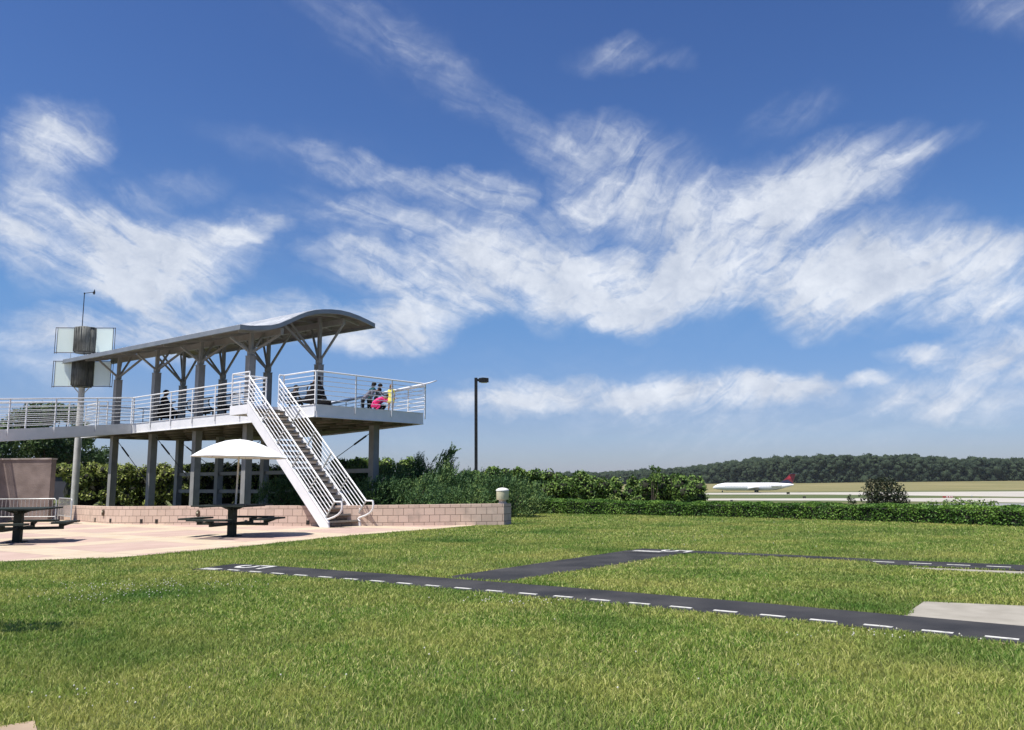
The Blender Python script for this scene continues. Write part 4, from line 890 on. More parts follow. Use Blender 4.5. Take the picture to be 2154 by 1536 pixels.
for s_ in (-1, 1):
    mb = MB()
    for i in range(32): mb.box((13.2-i*.76, s_*(rr-.02), fz+.45), (.26, .06, .34))
    mb.build('window_row', M['pane'], fu)
    MB().prism([(2.5, s_*1.2, 1.75), (-3.2, s_*1.2, 1.75), (-7.0, s_*16.0, 2.7), (-5.5, s_*16.0, 2.7)], (0, 0, .28)).build('wing', M['plane_white'], pl)
    en = MB(); en.lathe((0, 0, 0), [(.55, -2.7), (.8, -2.2), (.86, 1.6), (.78, 2.2), (.62, 2.3)], 18); en.v = [(-12.2+v[2], s_*2.45+v[0], fz+.55+v[1]) for v in en.v]; en.build('engine', M['plane_white'], pl, None, 40)
    MB().box((-12.2, s_*1.75, fz+.55), (2.2, .6, .2)).build('engine_pylon', M['plane_white'], pl)
    MB().prism([(-18.6, 0, 9.0), (-20.9, s_*6.1, 9.15), (-22.3, s_*6.1, 9.15), (-21.4, 0, 9.0)], (0, 0, .18)).build('tailplane', M['plane_navy'], pl)
    mb = MB(); mb.box((-1.9, s_*2.5, 1.2), (.25, .25, 1.6))
    g_ = mb.build('main_gear', M['galv'], pl); w_ = MB(); w_.lathe((0, 0, 0), [(.3, -.45), (.5, -.42), (.5, -.08), (.3, -.05), (.3, .05), (.5, .08), (.5, .42), (.3, .45)], 18); w_.v = [(-1.9+v[0], s_*2.5+v[2], .5+v[1]) for v in w_.v]; w_.build('wheel', M['black'], g_)
mb = MB(); mb.prism([(-13.9, -.14, 4.4), (-18.8, -.14, 9.02), (-21.6, -.14, 9.02), (-19.8, -.14, 3.9)], (0, .28, 0)); fin = mb.build('tail_fin', M['plane_red'], pl)
mb = MB(); mb.prism([(-12.6, -.16, 4.3), (-15.3, -.16, 5.75), (-17.6, -.16, 6.3), (-19.95, -.16, 4.6), (-19.7, -.16, 3.85)], (0, .32, 0)); mb.build('fin_root', M['plane_navy'], fin)
mb = MB(); mb.prism([(-17.2, -.17, 6.6), (-18.6, -.17, 8.2), (-19.4, -.17, 6.9)], (0, .34, 0)); mb.build('fin_emblem', mat('light_red', (.40, .025, .04), None, .35), fin)
g_ = MB().box((15.6, 0, 1.0), (.2, .2, 1.4)).build('nose_gear', M['galv'], pl); w_ = MB(); w_.lathe((0, 0, 0), [(.2, -.3), (.36, -.28), (.36, .28), (.2, .3)], 16); w_.v = [(15.6+v[0], v[2], .36+v[1]) for v in w_.v]; w_.build('wheel', M['black'], g_)
MB().prism([(12.2, -.03, fz+1.6), (12.9, -.03, fz+1.6), (12.3, -.03, fz+2.1)], (0, .06, 0)).build('antenna', M['plane_white'], pl)
# taxiway signs (too far to read in the photo)
M['signred'] = mat('sign_red', (.35, .03, .03), None, .6); 
def sign(px, py, w, h, label, mats_=None, blocks=None):
    p = onz(px, py, Z5); z = float(gz(p.x, p.y)); p.z = z; o = empty('airfield_sign', p); tag(o, label, 'airfield sign', 'small signs beside the runway')
    MB().box((p.x, p.y, z+.25+h/2), (w, .25, h)).build('sign_face', mats_ or M['black'], o, p)
    for s_ in (-1, 1): MB().box((p.x+s_*w*.35, p.y, z+.13), (.12, .12, .3)).build('leg', M['black'], o, p)
    for (u, bw_) in (blocks or []): MB().box((p.x+u, p.y-.13, z+.25+h*.5), (bw_, .02, h*.55)).build('sign_panel', M['plane_white'], o, p)
sign(1658, 1040.5, 1.3, .75, 'first small black sign right of the airliner between grass and runway'); sign(1692, 1049.0, 1.0, .5, 'small black sign on the grass strip below the airliner tail'); sign(1539, 1056.5, .7, .4, 'small black sign on the grass just above the hedge under the airliner nose')
sign(1994, 1048.5, 3.3, .45, 'long red airfield sign with white panels right of the dark bush', M['signred'], [(-.3, .5), (.55, .5), (1.3, .4)]); sign(2044, 1046.0, .4, .35, 'tiny white marker board right of the long red sign', M['plane_white'])
# ------------------------------------------------------------------ far building
p = aty(228, 975, 72.0); bx_, bz = p.x-5.3, -1.6; o = empty('low_building', (bx_-4, 74, bz)); tag(o, 'dark flat-topped low building just visible behind the vine hedge', 'building')
M['bwall'] = mat('building_wall', (.05, .05, .065), (.04, .04, .05), .8, 1); zt_ = aty(228, 972, 72).z
MB().box((bx_-4, 76, (bz+zt_-.5)/2), (11, 7, zt_-.5-bz)).build('wall', M['bwall'], o, o.location)
MB().box((bx_-4, 76, zt_-.25), (11.6, 7.6, .48)).build('roof', mat('building_roof', (.06, .06, .075), None, .7), o, o.location)
for k in range(3): MB().box((bx_-7.5+k*3.4, 72.48, 1.0), (1.2, .06, 1.1)).build('window', M['pane'], o, o.location)
# ------------------------------------------------------------------ vegetation
LM = {
 'juniper': leafmat('juniper_foliage', [(0.024, 0.066, 0.027), (0.061, 0.124, 0.045), (0.114, 0.190, 0.062), (0.207, 0.264, 0.075)], .15, .6, .2, .9),
 'shrub': leafmat('shrub_leaves', [(0.036, 0.078, 0.019), (0.090, 0.166, 0.035), (0.181, 0.270, 0.056), (0.362, 0.418, 0.144)], .14, .6, .25, .8),
 'vine': leafmat('vine_leaves', [(0.026, 0.049, 0.015), (0.097, 0.138, 0.026), (0.276, 0.324, 0.067), (0.583, 0.583, 0.238)], .12, .6, .25, 1.0),
 'box': leafmat('hedge_leaves', [(0.026, 0.076, 0.015), (0.062, 0.142, 0.022), (0.117, 0.226, 0.033), (0.216, 0.335, 0.059)], .18, .55, .25, 1.5),
 'tree': leafmat('tree_leaves', [(0.016, 0.039, 0.016), (0.039, 0.078, 0.026), (0.072, 0.117, 0.036), (0.130, 0.182, 0.065)], .18, .6, .25, .5),
 'red': leafmat('dark_reddish_leaves', [(.014, .022, .012), (.026, .036, .018), (.045, .055, .026), (.085, .075, .040)], .15, .5, .3, 1.5),
 'pine': leafmat('pine_foliage', [(0.026, 0.044, 0.032), (0.040, 0.062, 0.039), (0.055, 0.083, 0.046), (0.088, 0.121, 0.063)], .1, .8, .1, .035),
}
core = mat('shade_core', (.012, .014, .008), (.02, .02, .01), .95, 5)  # near-black fill colour standing in for the shade inside the foliage
def foliage(name, blobs, n, size, m, parent, shell=.55, width=.45, off=None, up=.0, flat=.75):
    P, D = blob_points(blobs, n, shell); D[:, 2] += up; D /= np.linalg.norm(D, axis=1)[:, None]; V, F = leaves(P, D, size, width, .5, flat)
    if off is not None: V = V-np.array(off)
    return np_mesh(name, V, F, m, parent)
def stems(o, base, blobs, r=.04, k=5):
    mb = MB(); base = Vector(base)
    for i in range(k):
        b = blobs[i % len(blobs)]; e = Vector((b[0]+random.uniform(-.5, .5)*b[3], b[1]+random.uniform(-.5, .5)*b[4], b[2]+.3*b[5])); mid = base.lerp(e, .5)+Vector((random.uniform(-.1, .1), random.uniform(-.1, .1), 0))
        mb.tube([base+Vector((random.uniform(-.1, .1), 0, -.05)), mid, e], [r, r*.7, r*.25], 6)
    mb.build('stem', M['bark'], o, o.location)
def shrub(name, label, cat, base, blobs, n, size, m, group=None, shell=.55, width=.45, up=.2, k=5, r=.03):
    base = Vector(base); o = empty(name, base); tag(o, label, cat, group)
    foliage('crown', blobs, n, size, LM[m], o, shell, width, base, up); stems(o, base, blobs, r, k)
    if len(blobs) > 12:  # solid dark lumps give the shrub its shaded interior; no twigs modelled
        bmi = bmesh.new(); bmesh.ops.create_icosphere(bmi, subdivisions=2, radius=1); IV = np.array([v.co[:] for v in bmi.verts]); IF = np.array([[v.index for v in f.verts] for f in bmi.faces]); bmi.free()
        np_mesh('shade_core', np.vstack([IV*(.66*(1+rng.normal(0, .12, len(IV))))[:, None]*np.array(b[3:6])+np.array(b[:3])-np.array(base) for b in blobs]+[IV*np.array([w_, d_, h_])+np.array([0, .3, h_]) for (w_, d_, h_) in [(max(abs(b[0]-base.x) for b in blobs), .45, (max(b[2] for b in blobs)-base.z)*.42)]]), np.vstack([IF+q_*len(IV) for q_ in range(len(blobs)+1)]), core, o)
    return o
def lumps(cx, cy, z0, w, d, h, k, rmin=.35, rmax=.6):
    out = []
    for i in range(k):
        r = random.uniform(rmin, rmax); x = cx+random.uniform(-.5, .5)*w; y = cy+random.uniform(-.5, .5)*d; zz = z0+random.random()**.7*(h-r*.9)
        out.append((x, y, max(zz, z0+r*.5), r*random.uniform(.9, 1.2), r, r*random.uniform(.8, 1.1)))
    return out
# vine-covered shrubs behind the deck (left)
def px_shrub(px0, px1, pytop, Y, name, label, cat, m, size, dens, group, depth=1.6, k=16, rr=(.35, .6), **kw):
    a, b = aty(px0, pytop, Y), aty(px1, pytop, Y); cx = (a.x+b.x)/2; w = b.x-a.x; cy = Y+depth/2; z0 = float(gz(cx, cy)); top = (a.z+b.z)/2; h = top-z0
    bl = lumps(cx, cy, z0, w*.92, depth, h, k, *rr)
    for i in range(max(2, int(w/.7))):            # a row of lumps along the top keeps the measured height
        r = random.uniform(*rr); bl.append((a.x+w*(i+.5)/max(2, int(w/.7)), cy-depth*.2+random.uniform(-.2, .2), top-r*random.uniform(.8, 1.15), r, r, r))
    return shrub(name, label, cat, (cx, cy, z0), bl, int(dens*w*h), size, m, group, **kw)
G1 = 'vine-like shrubs behind the viewing deck'
vl = [(112, 190, 972, 'between the brown panel wall and the turbine mast'), (185, 262, 974, 'behind the leftmost deck column'), (255, 335, 975, 'between the first two front deck columns'), (330, 405, 972, 'under the first crossed cable brace'), (400, 480, 972, 'seen left of the umbrella pole'), (475, 545, 972, 'seen right of the umbrella pole'), (540, 612, 975, 'just left of the stair')]
for i, (x0, x1, yt, wh) in enumerate(vl):
    px_shrub(x0-8, x1+8, yt, 42.0 if i < 4 else 39.0, 'vine_shrub', 'light green sprawling shrub '+wh, 'shrub', 'vine', .16, 900, G1, 2.0, 36, (.22, .42))
# junipers
def juniper(label, cx, cy, w, d, h, n, lean=(.35, 0, .8), tips=(), z0=0.0):
    o = empty('juniper_bush', (cx, cy, z0)); tag(o, label, 'juniper', 'dark feathery junipers behind the block wall')
    bl = lumps(cx, cy, z0, w, d, h, 14, .35, .62)+[(cx-w/2+w*(i+.5)/4, cy-d*.25, z0+h*.45*random.uniform(.8, 1.3), .6, .5, .55) for i in range(4)]
    P, D = blob_points(bl, n, .6); lean = np.array(lean)
    ax = D*.7+lean+rng.normal(0, .25, D.shape)
    if tips:
        TP, TD = [], []
        for (bx, by, bz2, tx_, ty_, tz_) in tips:
            a_ = np.array([bx, by, bz2]); c_ = np.array([tx_, ty_, tz_]); kk = 110
            u = rng.random(kk)**1.1; q_ = a_+(c_-a_)*u[:, None]+rng.normal(0, 1, (kk, 3))*(.24*(1-u)+.02)[:, None]; TP.append(q_); TD.append(np.tile((c_-a_)/np.linalg.norm(c_-a_), (kk, 1))+rng.normal(0, .3, (kk, 3)))
        P = np.vstack([P]+TP); ax = np.vstack([ax]+TD)
    ax /= np.linalg.norm(ax, axis=1)[:, None]; Ls = .22+.22*rng.random(len(P)); side = np.cross(ax, rng.normal(0, 1, ax.shape)); side /= np.linalg.norm(side, axis=1)[:, None]
    C, DD, SZ = [], [], []
    for k in range(13):
        u = k/12.0; s_ = (1 if k % 2 else -1); c_ = P+ax*(Ls*u)[:, None]+side*(s_*.06*(1-u*.8)); dd = ax*.8+side*(s_*.7*(1-u)); C.append(c_); DD.append(dd); SZ.append(.12*(1-.4*u))
    VV = []; FF = []; o_ = 0
    for c_, dd, sz in zip(C, DD, SZ): v, f = leaves(c_, dd/np.linalg.norm(dd, axis=1)[:, None], sz, .38); VV.append(v); FF.append(f+o_); o_ += len(v)
    np_mesh('crown', np.vstack(VV)-np.array([cx, cy, z0]), np.vstack(FF), LM['juniper'], o); stems(o, (cx, cy, z0), bl, .035, 6); return o
def jx(px, Y): return aty(px, 1000, Y).x
juniper('low blue-green juniper in the shade left of the stair', jx(610, 31.5), 31.9, 2.0, 1.2, 1.35, 620)
juniper('low juniper right behind the foot of the stair', jx(690, 31.2), 31.7, 2.2, 1.2, 1.75, 800)
juniper('juniper behind the right rear deck column', jx(770, 31.0), 31.9, 2.3, 1.3, 2.15, 950)
tj = [(jx(905, 30), 30.2, 1.2, jx(953, 30), 30.2, aty(955, 946, 30).z), (jx(880, 30), 30.3, 1.2, jx(878, 30), 30.3, aty(880, 970, 30).z), (jx(925, 30), 30.2, .9, jx(945, 30), 30.2, aty(945, 985, 30).z)]
juniper('juniper with one long spike leaning out to the right against the sky', jx(885, 30), 30.3, 2.3, 1.3, 1.75, 1000, tips=tj)
juniper('broad juniper centred behind the plain stretch of the block wall', jx(835, 28.0), 28.0, 2.4, 1.3, 1.35, 900)
juniper('juniper below the tall lamp post', jx(985, 29.5), 29.6, 2.6, 1.3, 1.75, 1050)
juniper('juniper behind the pier lamp at the end of the block wall', jx(1062, 29.5), 29.6, 1.7, 1.2, 1.25, 750)
juniper('low juniper touching the back of the wall between stair and pier lamp', jx(940, 26.5), 26.6, 2.2, 1.1, .95, 750)
juniper('small juniper tucked in where the clipped hedge begins', jx(1098, 31.5), 32.3, 1.1, 1.0, .7, 400)
# bright-leaved shrubs behind the junipers and the hedge
G2 = 'broad-leaved shrubs behind the hedge'
sl_ = [(700, 800, 962, 36, 'yellow-green bushy shrub behind the right rear deck column'), (790, 880, 962, 36, 'yellow-green shrub topping the juniper left of its spike'), (960, 1040, 990, 38, 'rounded green shrub at the base of the tall lamp post'), (1015, 1112, 980, 36, 'tallest rounded shrub behind the pier lamp'),
 (1100, 1175, 986, 37, 'upright green shrub just right of the rounded one'), (1150, 1245, 991, 37, 'broad shrub at the left end of the clipped hedge top'), (1230, 1320, 1002, 37, 'lower shrub below the left tail of the far woods'), (1310, 1400, 1000, 37, 'middle shrub left of the thin tall sprout'), (1380, 1440, 994, 37, 'shrub around the tall sprout that breaks the tree line'), (1425, 1490, 1000, 36, 'last shrub before the airliner')]
for (x0, x1, yt, Y, lab) in sl_: px_shrub(x0, x1, yt, Y, 'leafy_shrub', lab, 'shrub', 'shrub', .14, 1300, G2, 1.5, 22, (.22, .44), width=.55)
a = aty(1372, 980, 36.6); shrub('leafy_sprout', 'thin tall sprout with two leafy tufts breaking the far tree line', 'sapling', (a.x, 36.6, float(gz(a.x, 36.6))), [(a.x, 36.6, a.z-.08, .16, .12, .14), (a.x+.28, 36.6, a.z-.18, .12, .1, .16), (a.x+.1, 36.6, a.z-.5, .2, .15, .25)], 170, .13, 'shrub', None, .2, .5, .2, 4, .02)
# clipped hedge
HP = [Vector((.05, 33.2, 0)), Vector((1.5, 31.9, 0)), Vector((4.2, 30.3, 0)), Vector((6.9, 28.3, 0)), Vector((9.8, 25.4, 0)), Vector((12.7, 21.75, 0)), Vector((15.2, 18.2, 0)), Vector((17.5, 14.6, 0))]
HC = catmull(HP, 5); ho = empty('clipped_hedge', HP[0]); tag(ho, 'long low clipped green hedge across the far side of the lawn', 'hedge')
acc_ = [0]
for i in range(1, len(HC)): acc_.append(acc_[-1]+(HC[i]-HC[i-1]).length)
tot_ = acc_[-1]; n = 62000; s_ = rng.random(n)*tot_; hx_ = np.interp(s_, acc_, [p.x for p in HC]); hy_ = np.interp(s_, acc_, [p.y for p in HC])
dx = np.gradient(np.array([p.x for p in HC]), acc_); dy = np.gradient(np.array([p.y for p in HC]), acc_); dxx = np.interp(s_, acc_, dx); dyy = np.interp(s_, acc_, dy); ln_ = np.hypot(dxx, dyy); nxn, nyn = -dyy/ln_, dxx/ln_   # towards the back
Hh_ = np.interp(s_, [0, 6, tot_], [.59, .48, .50])*(1+.03*np.sin(s_*2.3)+.02*np.sin(s_*5.1+1)); Wd = 1.15
u = rng.random(n); per = Hh_*2+Wd; t_ = u*per; off_ = np.where(t_ < Hh_, 0, np.where(t_ < Hh_+Wd, t_-Hh_, Wd)); zz = np.where(t_ < Hh_, t_, np.where(t_ < Hh_+Wd, Hh_, Hh_+Wd+Hh_-t_))
on_ = np.where(t_ < Hh_, -1.0, np.where(t_ < Hh_+Wd, 0.0, 1.0)); upn = np.where(on_ == 0, 1.0, .25)
rnd = np.abs(rng.normal(0, .035, n)); edge = .07*np.clip(1-np.abs(zz-Hh_)/.1, 0, 1)*(np.abs(off_-Wd/2) > Wd/2-.1)
lum = .03*np.sin(s_*3.1+off_*3)+.03*np.sin(s_*7.7)
off2 = off_+np.where(on_ < 0, rnd+edge-lum, np.where(on_ > 0, -rnd-edge+lum, 0)); z2 = zz-np.where(on_ == 0, rnd*.8-lum*.6, 0)-edge*.4
P = np.stack([hx_+nxn*off2, hy_+nyn*off2, gz(hx_+nxn*off2, hy_+nyn*off2)+z2+.01], 1); D = np.stack([nxn*on_, nyn*on_, upn], 1)+rng.normal(0, .3, (n, 3)); D /= np.linalg.norm(D, axis=1)[:, None]
V, F = leaves(P, D, .062, .62, .5, .8); np_mesh('hedge_foliage', V-np.array(HP[0]), F, LM['box'], ho)
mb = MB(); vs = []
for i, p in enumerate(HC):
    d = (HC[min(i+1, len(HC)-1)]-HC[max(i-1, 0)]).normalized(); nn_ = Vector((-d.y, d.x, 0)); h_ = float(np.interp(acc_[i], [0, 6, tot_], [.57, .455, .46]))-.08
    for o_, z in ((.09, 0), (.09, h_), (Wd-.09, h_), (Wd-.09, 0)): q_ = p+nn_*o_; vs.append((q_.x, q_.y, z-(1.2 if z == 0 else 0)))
mb.add(vs, [(i*4+j, (i+1)*4+j, (i+1)*4+(j+1) % 4, i*4+(j+1) % 4) for i in range(len(HC)-1) for j in range(4)]+[(0, 1, 2, 3), tuple((len(HC)-1)*4+k for k in (3, 2, 1, 0))]); mb.build('hedge_core', core, ho, ho.location)  # solid dark core, keeps the hedge from being see-through
# dark reddish bush and sprigs on the slope beyond the hedge
def bush_at(px, pyt, Y, blobs, n, size, name, label, cat, m='red', **kw):
    a = aty(px, pyt, Y); z0 = float(gz(a.x, Y)); return shrub(name, label, cat, (a.x, Y, z0), [(a.x+b[0], Y+b[1], z0+(a.z-z0)*b[2], b[3], b[4], b[5]) for b in blobs], n, size, m, **kw)
bush_at(1855, 1001, 33, [(0, 0, .60, .72, .6, .45), (-.45, 0, .45, .5, .5, .55), (.45, 0, .5, .5, .5, .6), (.1, 0, .85, .45, .35, .2), (-.35, 0, .80, .35, .3, .22), (.75, 0, .3, .28, .3, .4), (.2, .1, .25, .9, .6, .4)], 2600, .12, 'dark_bush', 'dark reddish-green bush standing alone beyond the hedge', 'bush', shell=.25, k=9)
bush_at(1786, 1042, 32, [(0, 0, .75, .10, .1, .22), (.16, 0, .6, .12, .1, .2)], 110, .10, 'leafy_sprig', 'tiny dark sprig left of the lone bush', 'sprig', shell=.2, k=3, r=.012)
for px_, py_, wd_, lab in ((1960, 1056, .55, 'low ragged sprigs right of the lone dark bush above the hedge'), (2015, 1049, .55, 'taller ragged sprigs on the hedge line under the red sign'), (2065, 1052, .5, 'last ragged sprigs on the hedge line near the right edge')):
    bush_at(px_, py_, 27, [(-.3*wd_*2, 0, .72, .22, .2, .16), (0, 0, .8, .16, .2, .2), (.3*wd_*2, 0, .74, .22, .2, .15), (0, 0, .5, wd_, .3, .25)], 420, .09, 'leafy_sprig', lab, 'sprig', 'shrub', shell=.2, k=6, r=.012)
# trees on the left
def tree(label, x, y, z0, crown, n, size, trunk_h, r=.16, m='tree', name='broadleaf_tree', group=None):
    o = empty(name, (x, y, z0)); tag(o, label, 'tree', group); mb = MB(); b = Vector((x, y, z0)); f = b+UP*trunk_h+Vector((.1, 0, 0))
    mb.tube([b-UP*.2, b+UP*.3, b.lerp(f, .6), f], [r*1.3, r, r*.85, r*.7], 10)
    for c_ in crown:
        e = Vector(c_[:3]); mb.tube([f-UP*random.uniform(0, .6), f.lerp(e, .5)+Vector((0, 0, -.2)), e], [r*.45, r*.3, r*.08], 6)
    mb.build('trunk', M['bark'], o, o.location); foliage('crown', crown, n, size, LM[m], o, .35, .5, (x, y, z0), .1); return o
def crown_of(cx, cy, zc, w, h, k, r0=.7, r1=1.2):
    out = []
    for i in range(k):
        a = random.uniform(0, 2*math.pi); u = random.random()**.5; ph = random.uniform(-1, 1); r = random.uniform(r0, r1)
        out.append((cx+math.cos(a)*u*(w/2-r*.6)*math.sqrt(max(0, 1-ph*ph*.7)), cy+math.sin(a)*u*(w/2-r*.6), zc+ph*(h/2-r*.5), r, r, r*.75))
    return out
ty_ = 54.0; A = aty(108, 900, ty_); zt1 = aty(108, 851, ty_).z
tree('round-topped dark broadleaf tree behind the walkway railing', A.x, ty_, float(gz(A.x, ty_)), crown_of(A.x-.3, ty_, zt1-2.1, 5.4, 4.2, 30, .6, 1.05)+[(A.x+2.9, ty_, zt1-3.6, .8, .7, .35), (A.x+2.2, ty_, zt1-3.0, .9, .8, .6)], 9500, .24, 1.9)
B = aty(-60, 900, 50); tree('wide broadleaf tree cut off by the left edge below the walkway', B.x, 50, float(gz(B.x, 50)), crown_of(B.x+.5, 50, aty(0, 905, 50).z-1.2, 6.5, 3.6, 26, .7, 1.1), 8000, .24, 1.6)
C_ = aty(165, 940, 60); tree('darker tree filling the gap under the walkway beside the mast', C_.x, 60, float(gz(C_.x, 60)), crown_of(C_.x, 60, aty(165, 935, 60).z-.9, 4.6, 3.4, 20, .6, 1.0), 6500, .24, 1.4)
tree('slender young tree added unseen beyond the left edge, its crown shaped to shade the grass', -8.2, 6.55, 0.0, [(-5.3, 6.7, 3.0, .56, .30, .25), (-5.8, 6.7, 3.1, .6, .36, .3), (-6.5, 6.7, 3.15, .7, .5, .35), (-7.3, 6.65, 3.3, .9, .8, .5), (-8.2, 6.55, 3.7, 1.1, 1.0, .8), (-9.2, 6.5, 3.3, .9, .8, .6)], 5200, .10, 2.3, .07)  # added shadow caster out of view; side lobes shaped for the lawn shadow
# ------------------------------------------------------------------ far woods (one mass)
cont = ([900, 1100, 1225, 1300, 1350, 1400, 1450, 1500, 1550, 1600, 1700, 1780, 1900, 1990, 2012, 2050, 2101, 2300, 2500], [1000, 997, 994, 991, 989, 986, 982, 976, 968, 963, 960, 957, 959, 962, 967, 962, 965, 960, 965])
PP, DD, BL_ = [], [], []
for row in range(3):
    x = 1000.0+row*5
    while x < 2480:
        Dp = np.interp(x, [1000, 1400, 1700, 2500], [1150, 900, 740, 700])+row*22; a = aty(x, float(np.interp(x, *cont)), Dp); z0 = float(gz(a.x, Dp)); top = a.z+random.uniform(-1.8, .9)-row*.3*0-(1.5 if row == 0 else 0)
        cw_ = random.uniform(2.4, 4.6)*Dp/740; top += random.uniform(-2.2, 1.2)*(row != 1); bl = [(a.x, Dp, top-cw_*.75, cw_, cw_, cw_*random.uniform(.75, 1.05))]
        zz_ = top-cw_*1.5
        while zz_ > z0:
            c2 = cw_*random.uniform(.6, 1.05); bl.append((a.x+random.uniform(-3.5, 3.5), Dp-random.uniform(0, 5), zz_, c2, c2, c2*random.uniform(.7, 1.1))); zz_ -= cw_*random.uniform(.6, 1.0)
        BL_ += bl; P, D = blob_points(bl, 420 if row == 0 else 260, .84); PP.append(P); DD.append(D); x += random.uniform(5, 10)*740/Dp
PP, DD = np.vstack(PP), np.vstack(DD); V, F = leaves(PP, DD, 1.0, .8, .7, .7); wd_ = np_mesh('far_woods', V, F, LM['pine']); tag(wd_, kind='stuff')
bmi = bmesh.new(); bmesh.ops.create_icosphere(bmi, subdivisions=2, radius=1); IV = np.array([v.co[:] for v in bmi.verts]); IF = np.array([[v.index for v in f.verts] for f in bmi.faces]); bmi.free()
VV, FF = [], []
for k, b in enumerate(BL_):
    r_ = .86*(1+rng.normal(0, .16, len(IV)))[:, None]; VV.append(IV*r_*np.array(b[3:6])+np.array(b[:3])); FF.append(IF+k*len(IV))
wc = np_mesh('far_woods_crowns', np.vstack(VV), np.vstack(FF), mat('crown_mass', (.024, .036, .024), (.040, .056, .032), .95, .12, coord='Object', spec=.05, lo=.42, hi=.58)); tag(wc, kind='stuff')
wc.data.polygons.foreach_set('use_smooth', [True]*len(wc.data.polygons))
# ------------------------------------------------------------------ lawn grass
def ok_mask(x, y):
    m_ = np.ones(len(x), bool)
    jx_, jy_ = x+rng.normal(0, .018, len(x))+.02*np.sin(y*7+x*3), y+rng.normal(0, .018, len(x))+.02*np.sin(x*9)
    for poly in (plaza_poly, near_path, far_path, link, pad1, pad2, corner_pad): m_ &= ~inside(jx_, jy_, poly)
    m_ &= y < np.interp(x, [p.x for p in HP], [p.y for p in HP])+.05; m_ &= ~((x < -.2) & (y > np.interp(x, [p[0] for p in WB], [p[1] for p in WB])-.02))
    return m_
GP = []; rngs = [(3.2, 5.5, 7200), (5.5, 8, 5000), (8, 12, 3000), (12, 18, 1500), (18, 25, 700), (25, 35, 400)]
for d0, d1, dens in rngs:
    w = 1.15*d1+1; n = int((d1-d0)*2*w*dens); x = (rng.random(n)*2-1)*w; y = d0+rng.random(n)*(d1-d0); k_ = (np.abs(x) < .76*y+.6) | ((np.abs(x) < 1.1*y+1) & (rng.random(n) < .55)); x, y = x[k_], y[k_]; k_ = ok_mask(x, y); GP.append(np.stack([x[k_], y[k_]], 1))
GP = np.vstack(GP); n = len(GP); dist = GP[:, 1]
# clumping and patchy height
ph = .5+.5*np.sin(GP[:, 0]*3.1+1.7*np.sin(GP[:, 1]*2.3))*np.sin(GP[:, 1]*2.7+1.3*np.sin(GP[:, 0]*1.9))
hgt = (.021+.026*rng.random(n)**1.3)*(.8+.4*ph)*(1+.1*(dist > 15)); wid = np.interp(dist, [3, 5, 10, 20, 35], [.0024, .0032, .0060, .0125, .021])*(.7+.6*rng.random(n))
an = rng.random(n)*2*np.pi; lean_ = rng.normal(0, .55, (n, 2)); sx_, sy_ = np.cos(an)*wid, np.sin(an)*wid; z0 = gz(GP[:, 0], GP[:, 1])
b0_ = np.stack([GP[:, 0]-sx_, GP[:, 1]-sy_, z0-.002], 1); b1_ = np.stack([GP[:, 0]+sx_, GP[:, 1]+sy_, z0-.002], 1)
md = np.stack([GP[:, 0]+lean_[:, 0]*hgt*.35, GP[:, 1]+lean_[:, 1]*hgt*.35, z0+hgt*.62], 1); tp_ = np.stack([GP[:, 0]+lean_[:, 0]*hgt*1.0, GP[:, 1]+lean_[:, 1]*hgt*1.0, z0+hgt], 1)
m0 = md-np.stack([sx_, sy_, 0*sx_], 1)*.75; m1 = md+np.stack([sx_, sy_, 0*sx_], 1)*.75
near = dist < 12
def tri_mesh(sel):
    q = np.stack([b0_[sel], b1_[sel], m1[sel], m0[sel], tp_[sel]], 1); k = len(q); i = np.arange(k)*5
    return q.reshape(-1, 3), np.concatenate([np.stack([i, i+1, i+2], 1), np.stack([i, i+2, i+3], 1), np.stack([i+3, i+2, i+4], 1)])
V1, F1 = tri_mesh(near); sel = ~near; q = np.stack([b0_[sel], b1_[sel], tp_[sel]], 1); k = len(q); V2 = q.reshape(-1, 3); F2 = np.arange(3*k).reshape(k, 3)+len(V1)
gm2 = bpy.data.materials.new('grass_blades'); gm2.use_nodes = True; t = gm2.node_tree; b = t.nodes['Principled BSDF']; out = t.nodes['Material Output']
geo = t.nodes.new('ShaderNodeNewGeometry'); pos = geo.outputs['Position']
rp2 = t.nodes.new('ShaderNodeValToRGB'); t.links.new(geo.outputs['Random Per Island'], rp2.inputs[0]); cr2 = rp2.color_ramp; cr2.elements[0].color = (.105, .20, .034, 1); cr2.elements[1].color = (.62, .60, .26, 1)
for p_, c_ in ((.35, (.165, .280, .040)), (.7, (.30, .385, .080)), (.9, (.54, .54, .20))): e_ = cr2.elements.new(p_); e_.color = (*c_, 1)
dry = gmix(t, gnoise(t, pos, .55, 4), rp2.outputs[0], (.50, .46, .14), .45, .84); dry = gmix(t, gnoise(t, pos, 2.6, 3), dry, (.44, .44, .13), .52, .92)
grn = gmix(t, gnoise(t, pos, .38, 3), dry, (.085, .19, .032), .50, .72)
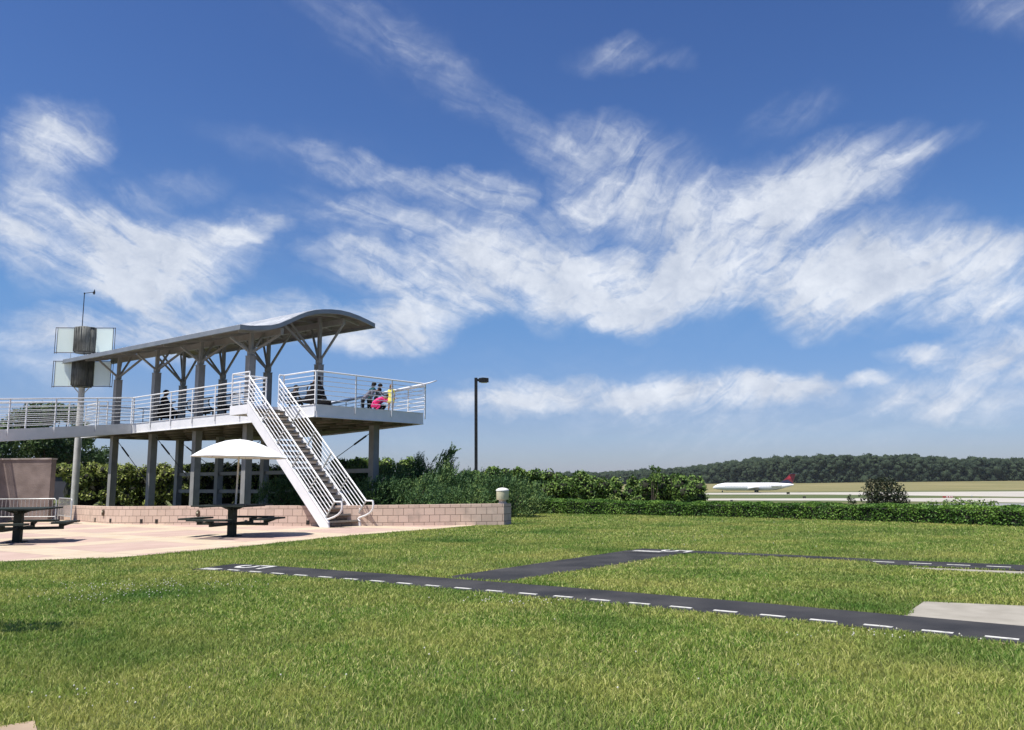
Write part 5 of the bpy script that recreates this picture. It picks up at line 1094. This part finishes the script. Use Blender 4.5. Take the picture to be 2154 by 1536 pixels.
t.links.new(grn, b.inputs['Base Color']); b.inputs['Roughness'].default_value = .5; b.inputs['Specular IOR Level'].default_value = .18
tr = t.nodes.new('ShaderNodeBsdfTranslucent'); t.links.new(grn, tr.inputs[0]); mx_ = t.nodes.new('ShaderNodeMixShader'); mx_.inputs[0].default_value = .38; t.links.new(b.outputs[0], mx_.inputs[1]); t.links.new(tr.outputs[0], mx_.inputs[2]); t.links.new(mx_.outputs[0], out.inputs[0])
g = np_mesh('lawn_grass', np.vstack([V1, V2]), np.vstack([F1, F2]), gm2); tag(g, kind='stuff')
# white clover heads
CP = []
for (px_, py_, sx_, sy_, k) in ((260, 1245, 90, 9, 110), (420, 1235, 60, 6, 35), (180, 1480, 70, 20, 16), (170, 1265, 40, 6, 30), (1090, 1268, 70, 6, 40), (900, 1500, 700, 60, 10), (1500, 1420, 500, 90, 12), (1650, 1130, 400, 20, 60), (1900, 1345, 120, 6, 30)):
    for i in range(k):
        p = onz(px_+random.gauss(0, sx_), min(py_+random.gauss(0, sy_), 1560), .0)
        if 3 < p.y < 32: CP.append((p.x, p.y))
CP = np.array(CP); CP = CP[ok_mask(CP[:, 0], CP[:, 1])]; mb = MB()
for x, y in CP: r = .0045*random.uniform(.7, 1.3)*(1+y*.035); h_ = random.uniform(.035, .055); mb.lathe((x, y, h_), [(.002, -.8*r), (r, -.2*r), (r*.8, .6*r), (.002, r)], 6)
tag(mb.build('clover_flowers', mat('clover_white', (.62, .60, .52), (.45, .44, .36), .8, 40)), kind='stuff')

# ------------------------------------------------------------------ air
hm = bpy.data.materials.new('air'); hm.use_nodes = True; t = hm.node_tree; t.nodes.clear(); ov = t.nodes.new('ShaderNodeOutputMaterial'); pv = t.nodes.new('ShaderNodeVolumePrincipled')
pv.inputs['Color'].default_value = (.86, .92, 1, 1); pv.inputs['Density'].default_value = .00006; pv.inputs['Anisotropy'].default_value = .2; t.links.new(pv.outputs[0], ov.inputs['Volume'])
hz = MB().box((0, 2050, 12.5), (6040, 4940, 39.0)).build('haze', hm); tag(hz, kind='stuff')
